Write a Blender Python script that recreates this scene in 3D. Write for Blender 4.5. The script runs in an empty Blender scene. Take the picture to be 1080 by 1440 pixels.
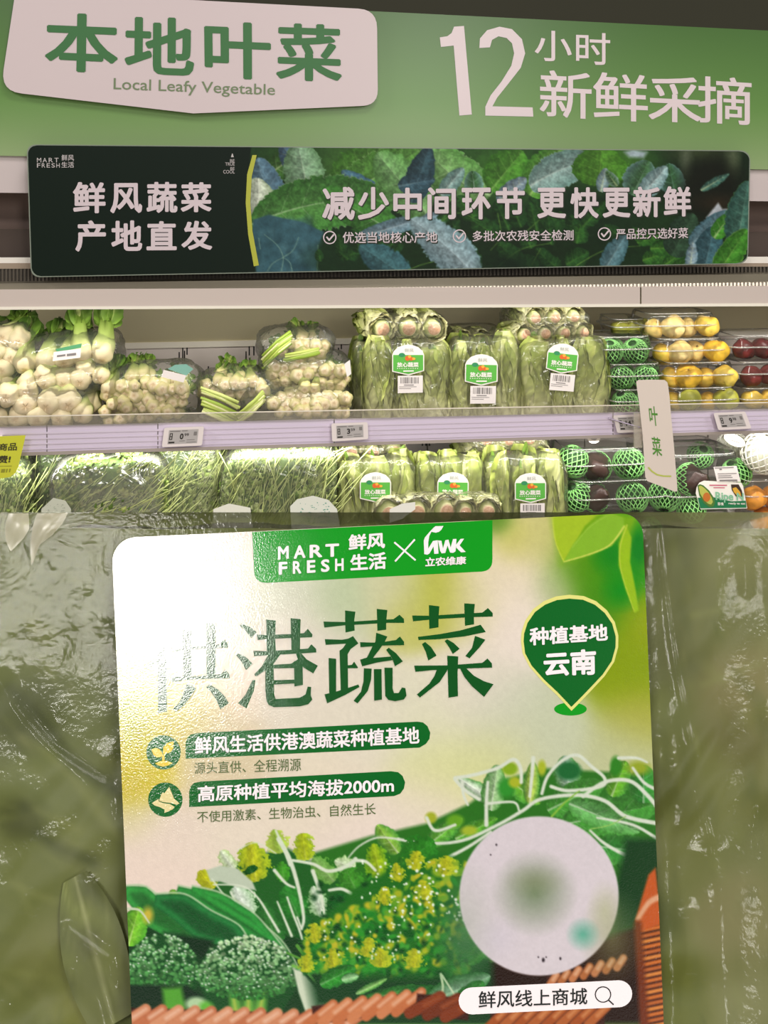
import bpy, math, random
import numpy as np
from mathutils import Vector, Matrix, noise

# ------------------------------------------------------------------ camera, light, exposure
SC = bpy.context.scene
COL = SC.collection
F, HY, CAMZ = 1400.0, 270.0, 1.5          # focal length in px, horizon row, eye height
cam = bpy.data.cameras.new('camera')
cam.sensor_fit = 'VERTICAL'; cam.sensor_height = 24.0; cam.lens = 24.0 * F / 1440.0
cam.shift_y = -(720.0 - HY) / 1440.0
cam.clip_start = 0.01; cam.clip_end = 50
camo = bpy.data.objects.new('camera', cam); COL.objects.link(camo)
camo.location = (0, 0, CAMZ); camo.rotation_euler = (math.pi / 2, 0, 0)
SC.camera = camo
SC.view_settings.view_transform = 'Standard'; SC.view_settings.look = 'None'
SC.view_settings.gamma = 1.0; SC.view_settings.use_curve_mapping = False
SC.view_settings.exposure = -0.12
SC.cycles.transparent_max_bounces = 24
SC.cycles.max_bounces = 8
SC.cycles.sample_clamp_indirect = 4.0

wld = bpy.data.worlds.new('store_ambient'); SC.world = wld; wld.use_nodes = True
wld.node_tree.nodes['Background'].inputs[0].default_value = (1.0, 0.95, 0.88, 1)
wld.node_tree.nodes['Background'].inputs[1].default_value = 0.32

def area(name, loc, rot, sx, sy, power, color=(1, .96, .9), spread=None):
    l = bpy.data.lights.new(name, 'AREA'); l.shape = 'RECTANGLE'; l.size = sx; l.size_y = sy
    l.energy = power; l.color = color
    if spread: l.spread = spread
    o = bpy.data.objects.new(name, l); COL.objects.link(o)
    o.location = loc; o.rotation_euler = rot
    return o
CEIL = 2.9
# square ceiling panels of the shop; the first one is what the glossy label mirrors
PANELS = [(-0.80, -1.66, 58), (1.35, -1.5, 42), (2.6, 0.2, 40), (-2.3, 0.2, 40), (0.3, 0.35, 16)]
for px_, py_, pw_ in PANELS:
    area('ceiling_panel_lamp', (px_, py_, CEIL - 0.012), (0, 0, 0), .62, .62, pw_)
TH = math.atan(.1423)                      # the cabinet turns away to the right
CA, SA = math.cos(TH), math.sin(TH)
O0 = np.array([0.0, 1.635, 0.0]); UU = np.array([CA, SA, 0.0]); WW = np.array([-SA, CA, 0.0])
CC = np.array([0.0, 0.0, CAMZ])
def L2W(a, d, z):
    v = O0 + a * UU + d * WW; return (float(v[0]), float(v[1]), float(z))
# tall area light added unseen behind the viewer for the header's soft pale band
ADDED_GLOW = area('added_header_glow', (1.70, -3.3, 2.28), (math.radians(90), 0, .3), .46, .95, 45)
# led tubes inside the cabinet: under the canopy lip and under the shelf rail
area('canopy_led_tube', L2W(0, .005, 1.345), (math.radians(34), 0, TH), 1.7, .03, 4.8, (1, .97, .9))
area('shelf_led_tube', L2W(0, .012, 1.078), (math.radians(52), 0, TH), 1.7, .02, 2.0, (1, .98, .92))

# ------------------------------------------------------------------ helpers
R = random.Random(7)
def lin(h):
    h = h.lstrip('#'); out = []
    for i in (0, 2, 4):
        c = int(h[i:i + 2], 16) / 255
        out.append(c / 12.92 if c <= .04045 else ((c + .055) / 1.055) ** 2.4)
    return out
def s2l(a):
    a = np.clip(a, 0, 1)
    return np.where(a <= .04045, a / 12.92, ((a + .055) / 1.055) ** 2.4)
_mats = {}
def mat(name, col='#ffffff', rough=.5, metal=0, spec=.5, bump=None, vc=False, gain=1.0, coat=0, noise_col=None, emit=None, trans=None):
    if name in _mats: return _mats[name]
    m = bpy.data.materials.new(name); m.use_nodes = True
    nt = m.node_tree; b = nt.nodes['Principled BSDF']
    c = [min(1, x * gain) for x in lin(col)]
    b.inputs['Base Color'].default_value = (*c, 1)
    b.inputs['Roughness'].default_value = rough; b.inputs['Metallic'].default_value = metal
    b.inputs['Specular IOR Level'].default_value = spec
    if coat: b.inputs['Coat Weight'].default_value = coat; b.inputs['Coat Roughness'].default_value = .08
    if vc:
        a = nt.nodes.new('ShaderNodeAttribute'); a.attribute_name = 'Col'
        last = a.outputs['Color']
        nt.links.new(last, b.inputs['Base Color'])
    if noise_col:
        c2, sc, lo, hi = noise_col
        n = nt.nodes.new('ShaderNodeTexNoise'); n.inputs['Scale'].default_value = sc; n.inputs['Detail'].default_value = 5
        t = nt.nodes.new('ShaderNodeTexCoord'); nt.links.new(t.outputs['Object'], n.inputs['Vector'])
        r = nt.nodes.new('ShaderNodeValToRGB'); r.color_ramp.elements[0].position = lo; r.color_ramp.elements[1].position = hi
        r.color_ramp.elements[0].color = (*c, 1); r.color_ramp.elements[1].color = (*[min(1, x * gain) for x in lin(c2)], 1)
        nt.links.new(n.outputs['Fac'], r.inputs[0]); nt.links.new(r.outputs[0], b.inputs['Base Color'])
    if bump:
        sc, st = bump[:2]
        n = nt.nodes.new('ShaderNodeTexNoise'); n.inputs['Scale'].default_value = sc; n.inputs['Detail'].default_value = 3
        t = nt.nodes.new('ShaderNodeTexCoord'); nt.links.new(t.outputs['Object'], n.inputs['Vector'])
        bp = nt.nodes.new('ShaderNodeBump'); bp.inputs['Strength'].default_value = st; bp.inputs['Distance'].default_value = bump[2] if len(bump) > 2 else .001
        nt.links.new(n.outputs['Fac'], bp.inputs['Height']); nt.links.new(bp.outputs[0], b.inputs['Normal'])
    if emit:
        b.inputs['Emission Color'].default_value = (*lin(col), 1); b.inputs['Emission Strength'].default_value = emit
    _mats[name] = m; return m

def film(name, milky=.05, gloss=.10, rough=.12, sc=60, st=.6, dist=.002, tint='#ffffff', milkcol='#e8ead8', sparkle=0, fk=.8):
    """thin clear plastic: see-through with a little milk and crinkled gloss"""
    if name in _mats: return _mats[name]
    m = bpy.data.materials.new(name); m.use_nodes = True; nt = m.node_tree; N = nt.nodes; K = nt.links
    N.remove(N['Principled BSDF']); out = N['Material Output']
    tc = N.new('ShaderNodeTexCoord')
    n1 = N.new('ShaderNodeTexNoise'); n1.inputs['Scale'].default_value = sc; n1.inputs['Detail'].default_value = 2; n1.inputs['Distortion'].default_value = 1.2
    K.new(tc.outputs['Object'], n1.inputs['Vector'])
    v = N.new('ShaderNodeTexNoise'); v.noise_type = 'RIDGED_MULTIFRACTAL'; v.inputs['Scale'].default_value = sc * .5; v.inputs['Detail'].default_value = 2
    K.new(tc.outputs['Object'], v.inputs['Vector'])
    ad = N.new('ShaderNodeMath'); ad.operation = 'ADD'
    K.new(n1.outputs['Fac'], ad.inputs[0]); K.new(v.outputs['Fac'], ad.inputs[1])
    hh = ad.outputs[0]
    if sparkle:
        n3 = N.new('ShaderNodeTexNoise'); n3.inputs['Scale'].default_value = sparkle; n3.inputs['Detail'].default_value = 1
        K.new(tc.outputs['Object'], n3.inputs['Vector'])
        mu = N.new('ShaderNodeMath'); mu.operation = 'MULTIPLY_ADD'; mu.inputs[1].default_value = .5
        K.new(n3.outputs['Fac'], mu.inputs[0]); K.new(hh, mu.inputs[2]); hh = mu.outputs[0]
    bp = N.new('ShaderNodeBump'); bp.inputs['Strength'].default_value = st; bp.inputs['Distance'].default_value = dist
    K.new(hh, bp.inputs['Height'])
    tr = N.new('ShaderNodeBsdfTransparent'); tr.inputs[0].default_value = (*lin(tint), 1)
    gl = N.new('ShaderNodeBsdfGlossy'); gl.inputs['Roughness'].default_value = rough; K.new(bp.outputs[0], gl.inputs['Normal'])
    df = N.new('ShaderNodeBsdfDiffuse'); df.inputs[0].default_value = (*lin(milkcol), 1); K.new(bp.outputs[0], df.inputs['Normal'])
    fr = N.new('ShaderNodeFresnel'); fr.inputs[0].default_value = 1.4; K.new(bp.outputs[0], fr.inputs['Normal'])
    f2 = N.new('ShaderNodeMath'); f2.operation = 'MULTIPLY_ADD'; f2.inputs[1].default_value = fk; f2.inputs[2].default_value = gloss; f2.use_clamp = True
    K.new(fr.outputs[0], f2.inputs[0])
    m1 = N.new('ShaderNodeMixShader'); m1.inputs[0].default_value = milky
    K.new(tr.outputs[0], m1.inputs[1]); K.new(df.outputs[0], m1.inputs[2])
    m2 = N.new('ShaderNodeMixShader'); K.new(f2.outputs[0], m2.inputs[0]); K.new(m1.outputs[0], m2.inputs[1]); K.new(gl.outputs[0], m2.inputs[2])
    K.new(m2.outputs[0], out.inputs[0])
    _mats[name] = m; return m

def ray(px, py):
    px = np.asarray(px, float); py = np.asarray(py, float)
    return np.stack([(px - 540) / F, np.ones_like(px), (HY - py) / F], -1)
def FP(px, py, d=0.0):
    """photo pixel -> point on the cabinet's plane at depth d behind its front"""
    r = ray(px, py); t = ((O0 - CC) @ WW + d) / (r @ WW)
    return CC + r * np.asarray(t)[..., None]
def PL(px, py, d=0.0):
    p = FP(px, py, d); return float((p - O0) @ UU), d, float(p[2])
LEAN = math.radians(30)
NP = np.array([0, -math.cos(LEAN), math.sin(LEAN)]); P0 = np.array([0, .27, CAMZ - 450 / F * .27])
def LP(px, py, off=0.0):
    """photo pixel -> point on the leaning face of the near pouch, off = height above it"""
    r = ray(px, py); t = ((P0 - CC) @ NP + np.asarray(off, float)) / (r @ NP)
    return CC + r * np.asarray(t)[..., None]
def surf_f(d): return lambda x, y, off=0.0: FP(x, y, d - off)
def surf_l(base): return lambda x, y, off=0.0: LP(x, y, base + off)

MW = {}
def reg(o, loc=(0, 0, 0), rz=0.0, rot=None):
    o.location = loc; o.rotation_euler = rot if rot else (0, 0, rz)
    MW[o.name] = Matrix.Translation(loc) @ (Matrix.Rotation(rz, 4, 'Z') if not rot else o.rotation_euler.to_matrix().to_4x4())
def tag(o, label=None, cat=None, group=None, kind=None):
    if label: o['label'] = label
    if cat: o['category'] = cat
    if group: o['group'] = group
    if kind: o['kind'] = kind
    return o
def empty(name, loc, label=None, cat=None, group=None, rz=TH, rot=None):
    o = bpy.data.objects.new(name, None); COL.objects.link(o); o.empty_display_size = .02
    reg(o, loc, rz, rot); return tag(o, label, cat, group)
def mesh(name, V, Fc, material, smooth=False, cols=None):
    m = bpy.data.meshes.new(name)
    m.from_pydata([tuple(map(float, v)) for v in V], [], Fc)
    if smooth: m.polygons.foreach_set('use_smooth', [True] * len(m.polygons))
    for mm in (material if isinstance(material, (list, tuple)) else [material]): m.materials.append(mm)
    if cols is not None:
        at = m.color_attributes.new('Col', 'FLOAT_COLOR', 'POINT')
        c = np.ones((len(V), 4), np.float32); c[:, :3] = np.asarray(cols)[:, :3]
        at.data.foreach_set('color', c.ravel())
    m.update(); return m
def child(name, me, parent, label=None, loc=None, rot=None, kind=None):
    o = bpy.data.objects.new(name, me); COL.objects.link(o); o.parent = parent
    if loc is not None: o.location = loc
    if rot is not None: o.rotation_euler = rot
    if label: o['label'] = label
    if kind: o['kind'] = kind
    return o
def root_matrix(o):
    while o.parent: o = o.parent
    return MW[o.name]
def wpart(name, V, Fc, material, parent, smooth=False, cols=None, label=None, kind=None):
    """part whose vertices are given in world space"""
    Mi = np.array(root_matrix(parent).inverted())
    V = np.asarray(V, float); V = V @ Mi[:3, :3].T + Mi[:3, 3]
    return child(name, mesh(name, V, Fc, material, smooth, cols), parent, label, kind=kind)
def solo(name, V, Fc, material, label=None, cat=None, group=None, kind=None, smooth=False, cols=None, rz=TH):
    V = np.asarray(V, float); lo = V.min(0); hi = V.max(0)
    loc = ((lo[0] + hi[0]) / 2, (lo[1] + hi[1]) / 2, lo[2])
    o = bpy.data.objects.new(name, None)
    M_ = Matrix.Translation(loc) @ Matrix.Rotation(rz, 4, 'Z'); Mi = np.array(M_.inverted())
    V = V @ Mi[:3, :3].T + Mi[:3, 3]
    o = bpy.data.objects.new(name, mesh(name, V, Fc, material, smooth, cols)); COL.objects.link(o)
    reg(o, loc, rz); return tag(o, label, cat, group, kind)
def copy_tree(o, parent=None):
    c = o.copy(); COL.objects.link(c); c.parent = parent
    for ch in o.children: copy_tree(ch, c)
    return c

# shapes ------------------------------------------------------------
def box(x0, x1, y0, y1, z0, z1):
    V = [(x, y, z) for z in (z0, z1) for y in (y0, y1) for x in (x0, x1)]
    return V, [(0, 2, 3, 1), (4, 5, 7, 6), (0, 1, 5, 4), (2, 6, 7, 3), (0, 4, 6, 2), (1, 3, 7, 5)]
def join(*parts):
    V, Fc = [], []
    for v, f in parts:
        n = len(V); V += [tuple(p) for p in v]; Fc += [tuple(i + n for i in q) for q in f]
    return V, Fc
def fbox(a0, a1, d0, d1, z0, z1):
    V, Fc = box(a0, a1, d0, d1, z0, z1)
    return [L2W(*v) for v in V], Fc
def roundp(P, rad, n=6):
    """round the corners of a 2D polygon"""
    out = []; m = len(P)
    for i in range(m):
        p0, p1, p2 = np.array(P[i - 1], float), np.array(P[i], float), np.array(P[(i + 1) % m], float)
        r = rad[i] if isinstance(rad, (list, tuple)) else rad
        if r <= 0: out.append(tuple(p1)); continue
        a = (p0 - p1); b = (p2 - p1); la = np.linalg.norm(a); lb = np.linalg.norm(b)
        ra = min(r, la * .49); rb = min(r, lb * .49)
        A = p1 + a / la * ra; B = p1 + b / lb * rb
        for k in range(n + 1):
            t = k / n; out.append(tuple((1 - t) ** 2 * A + 2 * t * (1 - t) * p1 + t * t * B))
    return out
def plate(P, surf, th, off=0.0):
    """a slab with outline P (photo pixels) on a surface, front at off, th thick towards the back"""
    x = [p[0] for p in P]; y = [p[1] for p in P]; n = len(P)
    A = surf(x, y, off); B = surf(x, y, off - th)
    V = list(A) + list(B)
    Fc = [tuple(range(n))[::-1], tuple(range(n, 2 * n))] + [(i, (i + 1) % n, (i + 1) % n + n, i + n) for i in range(n)]
    return V, Fc
def flat(P, surf, off):
    x = [p[0] for p in P]; y = [p[1] for p in P]
    return list(surf(x, y, off)), [tuple(range(len(P)))[::-1]]
def strokes(lines, w):
    """2D polylines -> list of quads (px)"""
    out = []
    for L in lines:
        L = np.array(L, float)
        for a, b in zip(L[:-1], L[1:]):
            d = b - a; l = np.linalg.norm(d) + 1e-9; n = np.array([-d[1], d[0]]) / l * w / 2; e = d / l * w * .25
            out.append([a - n - e, b - n + e, b + n + e, a + n - e])
    return out
def flats(polys, surf, off):
    return join(*[flat(p, surf, off + i * 1e-6) for i, p in enumerate(polys)])
def circ(cx, cy, rx, ry=None, n=36, a0=0, a1=2 * math.pi):
    ry = ry or rx
    return [(cx + rx * math.cos(a0 + (a1 - a0) * i / n), cy + ry * math.sin(a0 + (a1 - a0) * i / n)) for i in range(n)]
def ring2d(cx, cy, r, w, n=28):
    out = []
    for i in range(n):
        a, b = 2 * math.pi * i / n, 2 * math.pi * (i + 1) / n
        out.append([(cx + (r - w / 2) * math.cos(a), cy + (r - w / 2) * math.sin(a)), (cx + (r - w / 2) * math.cos(b), cy + (r - w / 2) * math.sin(b)),
                    (cx + (r + w / 2) * math.cos(b), cy + (r + w / 2) * math.sin(b)), (cx + (r + w / 2) * math.cos(a), cy + (r + w / 2) * math.sin(a))])
    return out
_tc = {}
def glyphs(body, bold):
    k = (body, bold)
    if k in _tc: return _tc[k]
    c = bpy.data.curves.new('t', 'FONT'); c.body = body; c.resolution_u = 3
    o = bpy.data.objects.new('t', c); COL.objects.link(o)
    bpy.context.view_layer.update()
    me = bpy.data.meshes.new_from_object(o.evaluated_get(bpy.context.evaluated_depsgraph_get()))
    V = np.zeros(len(me.vertices) * 3); me.vertices.foreach_get('co', V); V = V.reshape(-1, 3)[:, :2]
    Fc = [tuple(p.vertices) for p in me.polygons]
    bpy.data.objects.remove(o); bpy.data.curves.remove(c); bpy.data.meshes.remove(me)
    if bold > 0:                                # embolden by overlaying shifted copies
        n = 8 if bold > .015 else 4; n0 = len(V); Vs = [V]; Fs = list(Fc)
        for i in range(n):
            a = 2 * math.pi * (i + .5) / n
            Vs.append(V + np.array([math.cos(a), math.sin(a)]) * bold * 1.1); Fs += [tuple(q + n0 * (i + 1) for q in f) for f in Fc]
        V = np.concatenate(Vs); Fc = Fs
    _tc[k] = (V, Fc); return _tc[k]
def qt(x0, y0, x1, y1, sl=0.0, sh=0.0):
    """quad TL TR BR BL; sl = drop along its width, sh = x shift of the bottom"""
    w = (x1 - x0) * sl
    return [(x0, y0), (x1, y0 + w), (x1 + sh, y1 + w), (x0 + sh, y1)]
def tquad(body, Q, bold=0.0):
    V, Fc = glyphs(body, bold)
    lo = V.min(0); hi = V.max(0); uv = (V - lo) / (hi - lo)
    Q = np.array(Q, float); u = uv[:, :1]; v = 1 - uv[:, 1:2]
    P = (1 - u) * (1 - v) * Q[0] + u * (1 - v) * Q[1] + u * v * Q[2] + (1 - u) * v * Q[3]
    return P, Fc
def text(name, items, surf, off, material, parent, label=None):
    """items: (string, quad, bold); one mesh of flat letters"""
    Vs, Fs = [], []
    for body, Q, bold in items:
        P, Fc = tquad(body, Q, bold); n = len(Vs)
        n0 = len(glyphs(body, 0)[0]); lay = (np.arange(len(P)) // n0) * 1.6e-5
        Vs += list(surf(P[:, 0], P[:, 1], off + lay)); Fs += [tuple(i + n for i in f) for f in Fc]
    return wpart(name, Vs, Fs, material, parent, label=label)

# ------------------------------------------------------------------ painter for flat print
NPR = np.random.RandomState(3)
def vnoise(w, h, cell, seed=0):
    rs = np.random.RandomState(seed); gw, gh = int(w / cell) + 3, int(h / cell) + 3
    g = rs.rand(gh, gw); x = np.arange(w) / cell; y = np.arange(h) / cell
    xi = x.astype(int); yi = y.astype(int); fx = x - xi; fy = y - yi
    fx = fx * fx * (3 - 2 * fx); fy = (fy * fy * (3 - 2 * fy))[:, None]
    a = g[yi][:, xi]; b = g[yi][:, xi + 1]; c = g[yi + 1][:, xi]; d = g[yi + 1][:, xi + 1]
    return (a * (1 - fx) + b * fx) * (1 - fy) + (c * (1 - fx) + d * fx) * fy
def hx(h): h = h.lstrip('#'); return np.array([int(h[i:i + 2], 16) / 255 for i in (0, 2, 4)])
class Canvas:
    def __init__(s, x0, y0, x1, y1, col='#888888'):
        s.x0, s.y0, s.w, s.h = x0, y0, x1 - x0 + 1, y1 - y0 + 1
        s.img = np.zeros((s.h, s.w, 3)) + hx(col)
        s.tex = vnoise(s.w, s.h, 5, 1) * .5 + vnoise(s.w, s.h, 2, 2) * .5
    def win(s, x0, y0, x1, y1, pad=3):
        a = max(0, int(x0 - s.x0 - pad)); b = min(s.w, int(x1 - s.x0 + pad) + 1)
        c = max(0, int(y0 - s.y0 - pad)); d = min(s.h, int(y1 - s.y0 + pad) + 1)
        if b <= a or d <= c: return None
        Y, X = np.mgrid[c:d, a:b]; return (slice(c, d), slice(a, b)), X + s.x0, Y + s.y0
    def mix(s, sl, a, col):
        a = np.clip(a, 0, 1)[..., None]; s.img[sl] = s.img[sl] * (1 - a) + np.asarray(col) * a
    def rbf(s, pts, sig):
        Y, X = np.mgrid[0:s.h:4, 0:s.w:4]; acc = 0; ws = 0
        for p in pts:
            sg = p[3] if len(p) > 3 else sig
            w = np.exp(-((X + s.x0 - p[0]) ** 2 + (Y + s.y0 - p[1]) ** 2) / (2 * sg * sg)) + 1e-9
            acc = acc + w[..., None] * hx(p[2]); ws = ws + w
        low = acc / ws[..., None]
        yi = np.minimum(np.arange(s.h) / 4, low.shape[0] - 1.001); xi = np.minimum(np.arange(s.w) / 4, low.shape[1] - 1.001)
        y0 = yi.astype(int); x0 = xi.astype(int); fy = (yi - y0)[:, None, None]; fx = (xi - x0)[None, :, None]
        y1 = np.minimum(y0 + 1, low.shape[0] - 1); x1 = np.minimum(x0 + 1, low.shape[1] - 1)
        s.img = (low[y0][:, x0] * (1 - fx) + low[y0][:, x1] * fx) * (1 - fy) + (low[y1][:, x0] * (1 - fx) + low[y1][:, x1] * fx) * fy
    def blob(s, x, y, rx, ry, col, al=1, soft=.3, rot=0):
        r = max(rx, ry) * (1 + soft); q = s.win(x - r, y - r, x + r, y + r)
        if not q: return
        sl, X, Y = q; c, d = math.cos(rot), math.sin(rot)
        u = ((X - x) * c + (Y - y) * d) / rx; v = (-(X - x) * d + (Y - y) * c) / ry
        s.mix(sl, al * (1 + soft - np.sqrt(u * u + v * v)) / (2 * soft + 1e-6), hx(col))
    def poly(s, P, col, soft=.8, al=1, shade=None):
        P = np.array(P, float); q = s.win(P[:, 0].min(), P[:, 1].min(), P[:, 0].max(), P[:, 1].max(), 3 + soft)
        if not q: return
        sl, X, Y = q; d = np.full(X.shape, 1e9); ins = np.zeros(X.shape, bool)
        for (x0, y0), (x1, y1) in zip(P, np.roll(P, -1, 0)):
            ex, ey = x1 - x0, y1 - y0; L = ex * ex + ey * ey + 1e-9
            t = np.clip(((X - x0) * ex + (Y - y0) * ey) / L, 0, 1)
            d = np.minimum(d, (X - x0 - t * ex) ** 2 + (Y - y0 - t * ey) ** 2)
            if y0 != y1:
                ins ^= ((y0 > Y) != (y1 > Y)) & (X < ex * (Y - y0) / ey + x0)
        d = np.sqrt(d); sd = np.where(ins, -d, d)
        c = hx(col) if shade is None else shade(X, Y, d, sl)
        s.mix(sl, al * (.5 - sd / (2 * soft)), c)
    def line(s, P, w0, w1, col, soft=.6, al=1):
        P = np.array(P, float); m = max(w0, w1)
        q = s.win(P[:, 0].min(), P[:, 1].min(), P[:, 0].max(), P[:, 1].max(), m + 2)
        if not q: return
        sl, X, Y = q; best = np.full(X.shape, 1e9); n = len(P) - 1
        for i, ((x0, y0), (x1, y1)) in enumerate(zip(P[:-1], P[1:])):
            ex, ey = x1 - x0, y1 - y0; L = ex * ex + ey * ey + 1e-9
            t = np.clip(((X - x0) * ex + (Y - y0) * ey) / L, 0, 1)
            w = w0 + (w1 - w0) * (i + t) / n
            best = np.minimum(best, np.hypot(X - x0 - t * ex, Y - y0 - t * ey) - w / 2)
        s.mix(sl, al * (.5 - best / (2 * soft)), hx(col))
    def curve(s, P, w0, w1, col, **k):
        P = np.array(P, float); out = []
        for i in range(len(P) - 1):
            a = P[max(i - 1, 0)]; b = P[i]; c = P[i + 1]; d = P[min(i + 2, len(P) - 1)]
            for t in np.linspace(0, 1, 6, endpoint=False):
                out.append(.5 * (2 * b + (c - a) * t + (2 * a - 5 * b + 4 * c - d) * t * t + (3 * b - a - 3 * c + d) * t ** 3))
        out.append(P[-1]); s.line(out, w0, w1, col, **k)
    def leaf(s, p0, p1, wid, c0, c1, vein='#c8d8a0', bend=0, nv=6, rough=.12, edge=None, va=.6, soft=1.0, split=.12):
        """leaf print from stalk p0 to tip p1; c0 centre colour, c1 rim colour; two halves of slightly different tone"""
        p0 = np.array(p0, float); p1 = np.array(p1, float); L = np.linalg.norm(p1 - p0); a = (p1 - p0) / L; b = np.array([-a[1], a[0]])
        R_ = wid + abs(bend) + 4
        q = s.win(min(p0[0], p1[0]) - R_, min(p0[1], p1[1]) - R_, max(p0[0], p1[0]) + R_, max(p0[1], p1[1]) + R_)
        if not q: return
        sl, X, Y = q; u = ((X - p0[0]) * a[0] + (Y - p0[1]) * a[1]) / L
        v = (X - p0[0]) * b[0] + (Y - p0[1]) * b[1] - bend * 4 * u * (1 - u)
        uc = np.clip(u, 0, 1); hw = wid * np.sqrt(np.clip(np.sin(np.pi * uc ** .8), 0, 1)) * (1 + rough * (s.tex[sl] - .5) * 2) + 1e-3
        t = np.abs(v) / hw; al = np.where((u > 0) & (u < 1), (1 - t) * hw / soft, 0)
        k = np.clip(t, 0, 1)[..., None] ** 1.5
        col = hx(c0) * (1 - k) + hx(c1) * k
        col = col * (1 + split * np.sign(v) + .35 * (s.tex[sl] - .5))[..., None]
        fr = np.abs(((uc * nv - t * .8) % 1) - .5) * L / nv
        vm = np.clip(1.2 - fr * 1.1, 0, 1) * np.clip(1.15 - t, 0, 1) * va * .6
        vm = np.maximum(vm, np.clip(1.6 * (1.1 - uc) - np.abs(v) * .8, 0, 1) * va)
        col = col * (1 - vm[..., None]) + hx(vein) * vm[..., None]
        if edge is not None:
            e = np.clip(1.5 - (1 - t) * hw * .8, 0, 1)[..., None] * .7; col = col * (1 - e) + hx(edge) * e
        s.mix(sl, al, col)
    def sample(s, x, y):
        x = np.clip(x - s.x0, 0, s.w - 1.001); y = np.clip(y - s.y0, 0, s.h - 1.001)
        i = x.astype(int); j = y.astype(int); fx = (x - i)[..., None]; fy = (y - j)[..., None]; I = s.img
        return (I[j, i] * (1 - fx) + I[j, i + 1] * fx) * (1 - fy) + (I[j + 1, i] * (1 - fx) + I[j + 1, i + 1] * fx) * fy
def print_sheet(name, cv, Q, rad, surf, off, material, parent, nu, nv, gain=1.0, uv_img=None):
    """a rounded sheet over pixel quad Q (TL TR BR BL) carrying the painted colours per vertex"""
    v = np.linspace(0, 1, nv); u = np.linspace(0, 1, nu); Q = np.array(Q, float)
    wpx = np.linalg.norm(Q[1] - Q[0]); hpx = np.linalg.norm(Q[3] - Q[0])
    def inset(r, dv):   # horizontal inset of a rounded corner at vertical distance dv
        return np.where(dv < r, r - np.sqrt(np.clip(r * r - (r - dv) ** 2, 0, None)), 0)
    dt = v * hpx; db = (1 - v) * hpx
    L_ = np.maximum(inset(rad[0], dt), inset(rad[3], db)) / wpx; R_ = 1 - np.maximum(inset(rad[1], dt), inset(rad[2], db)) / wpx
    U = L_[:, None] + (R_ - L_)[:, None] * u[None]; V_ = np.repeat(v[:, None], nu, 1)
    U_, V2 = U[..., None], V_[..., None]
    P = (1 - U_) * (1 - V2) * Q[0] + U_ * (1 - V2) * Q[1] + U_ * V2 * Q[2] + (1 - U_) * V2 * Q[3]
    W = surf(P[..., 0].ravel(), P[..., 1].ravel(), off)
    C = s2l(cv.sample(P[..., 0].ravel(), P[..., 1].ravel())) * gain
    Mi = np.array(root_matrix(parent).inverted()); W = W @ Mi[:3, :3].T + Mi[:3, 3]
    me = bpy.data.meshes.new(name); n = nu * nv; nf = (nu - 1) * (nv - 1)
    j, i = np.mgrid[0:nv - 1, 0:nu - 1]; a = (j * nu + i).ravel()
    idx = np.stack([a, a + nu, a + nu + 1, a + 1], 1).astype(np.int32)
    me.vertices.add(n); me.vertices.foreach_set('co', W.astype(np.float32).ravel())
    me.loops.add(nf * 4); me.loops.foreach_set('vertex_index', idx.ravel())
    me.polygons.add(nf); me.polygons.foreach_set('loop_start', np.arange(nf, dtype=np.int32) * 4)
    me.update(calc_edges=True)
    me.materials.append(material)
    at = me.color_attributes.new('Col', 'FLOAT_COLOR', 'POINT'); c4 = np.ones((n, 4), np.float32); c4[:, :3] = C
    at.data.foreach_set('color', c4.ravel())
    return child(name, me, parent)

# ------------------------------------------------------------------ the room
def grid_plane(x0, x1, y0, y1, z): return [(x0, y0, z), (x1, y0, z), (x1, y1, z), (x0, y1, z)], [(0, 1, 2, 3)]
solo('floor', *box(-3.6, 3.6, -3.6, 3.4, -.06, 0), mat('floor_tile', '#b8aea0', .35, bump=(8, .1)), kind='structure', rz=0)
solo('ceiling', *box(-3.6, 3.6, -3.6, 3.4, CEIL, CEIL + .06), mat('ceiling_paint', '#2c2c20', .8, bump=(30, .2)), kind='structure', rz=0)
solo('wall_back', *box(-3.6, 3.6, 2.9, 3.0, 0, CEIL), mat('wall_dark', '#33301f', .8, bump=(20, .2)), kind='structure', rz=0)
for px_, py_, pw_ in PANELS:
    e = empty('ceiling_light', (px_, py_, CEIL - .011), None, None, rz=0)
    tag(e, kind='structure')
    child('light_frame', mesh('light_frame', *join(box(-.35, .35, -.35, -.32, 0, .01), box(-.35, .35, .32, .35, 0, .01), box(-.35, -.32, -.32, .32, 0, .01), box(.32, .35, -.32, .32, 0, .01)), mat('white_metal', '#e6e2dc', .4)), e)

# ------------------------------------------------------------------ refrigerated cabinet
WM = mat('cabinet_white', '#ded2cc', .38, bump=(40, .05))
cab = empty('refrigerated_cabinet', L2W(0, .25, 0), 'open white refrigerated produce cabinet with metal back panel and shelves', 'cabinet')
shf = empty('produce_shelf', L2W(0, .2, PL(540, 604, .02)[2] - .014), 'white upper produce shelf with lavender ridged price rail and clear guard', 'shelf')
cnp = empty('cabinet_canopy', L2W(0, .1, 1.3), 'white canopy lip of the cabinet with dark grille and recessed ledge above', 'canopy')
def cpart(name, a0, a1, d0, d1, z0, z1, m, label=None, par=None):
    V, Fc = fbox(a0, a1, d0, d1, z0, z1); return wpart(name, V, Fc, m, par or cab, label=label)
def zpx(y, d=0.0, x=540): return PL(x, y, d)[2]
AL, AR = -.95, 1.0
DB = .36                                            # depth of the back panel
z_deck = zpx(604, .02); z_low = .90
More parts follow.
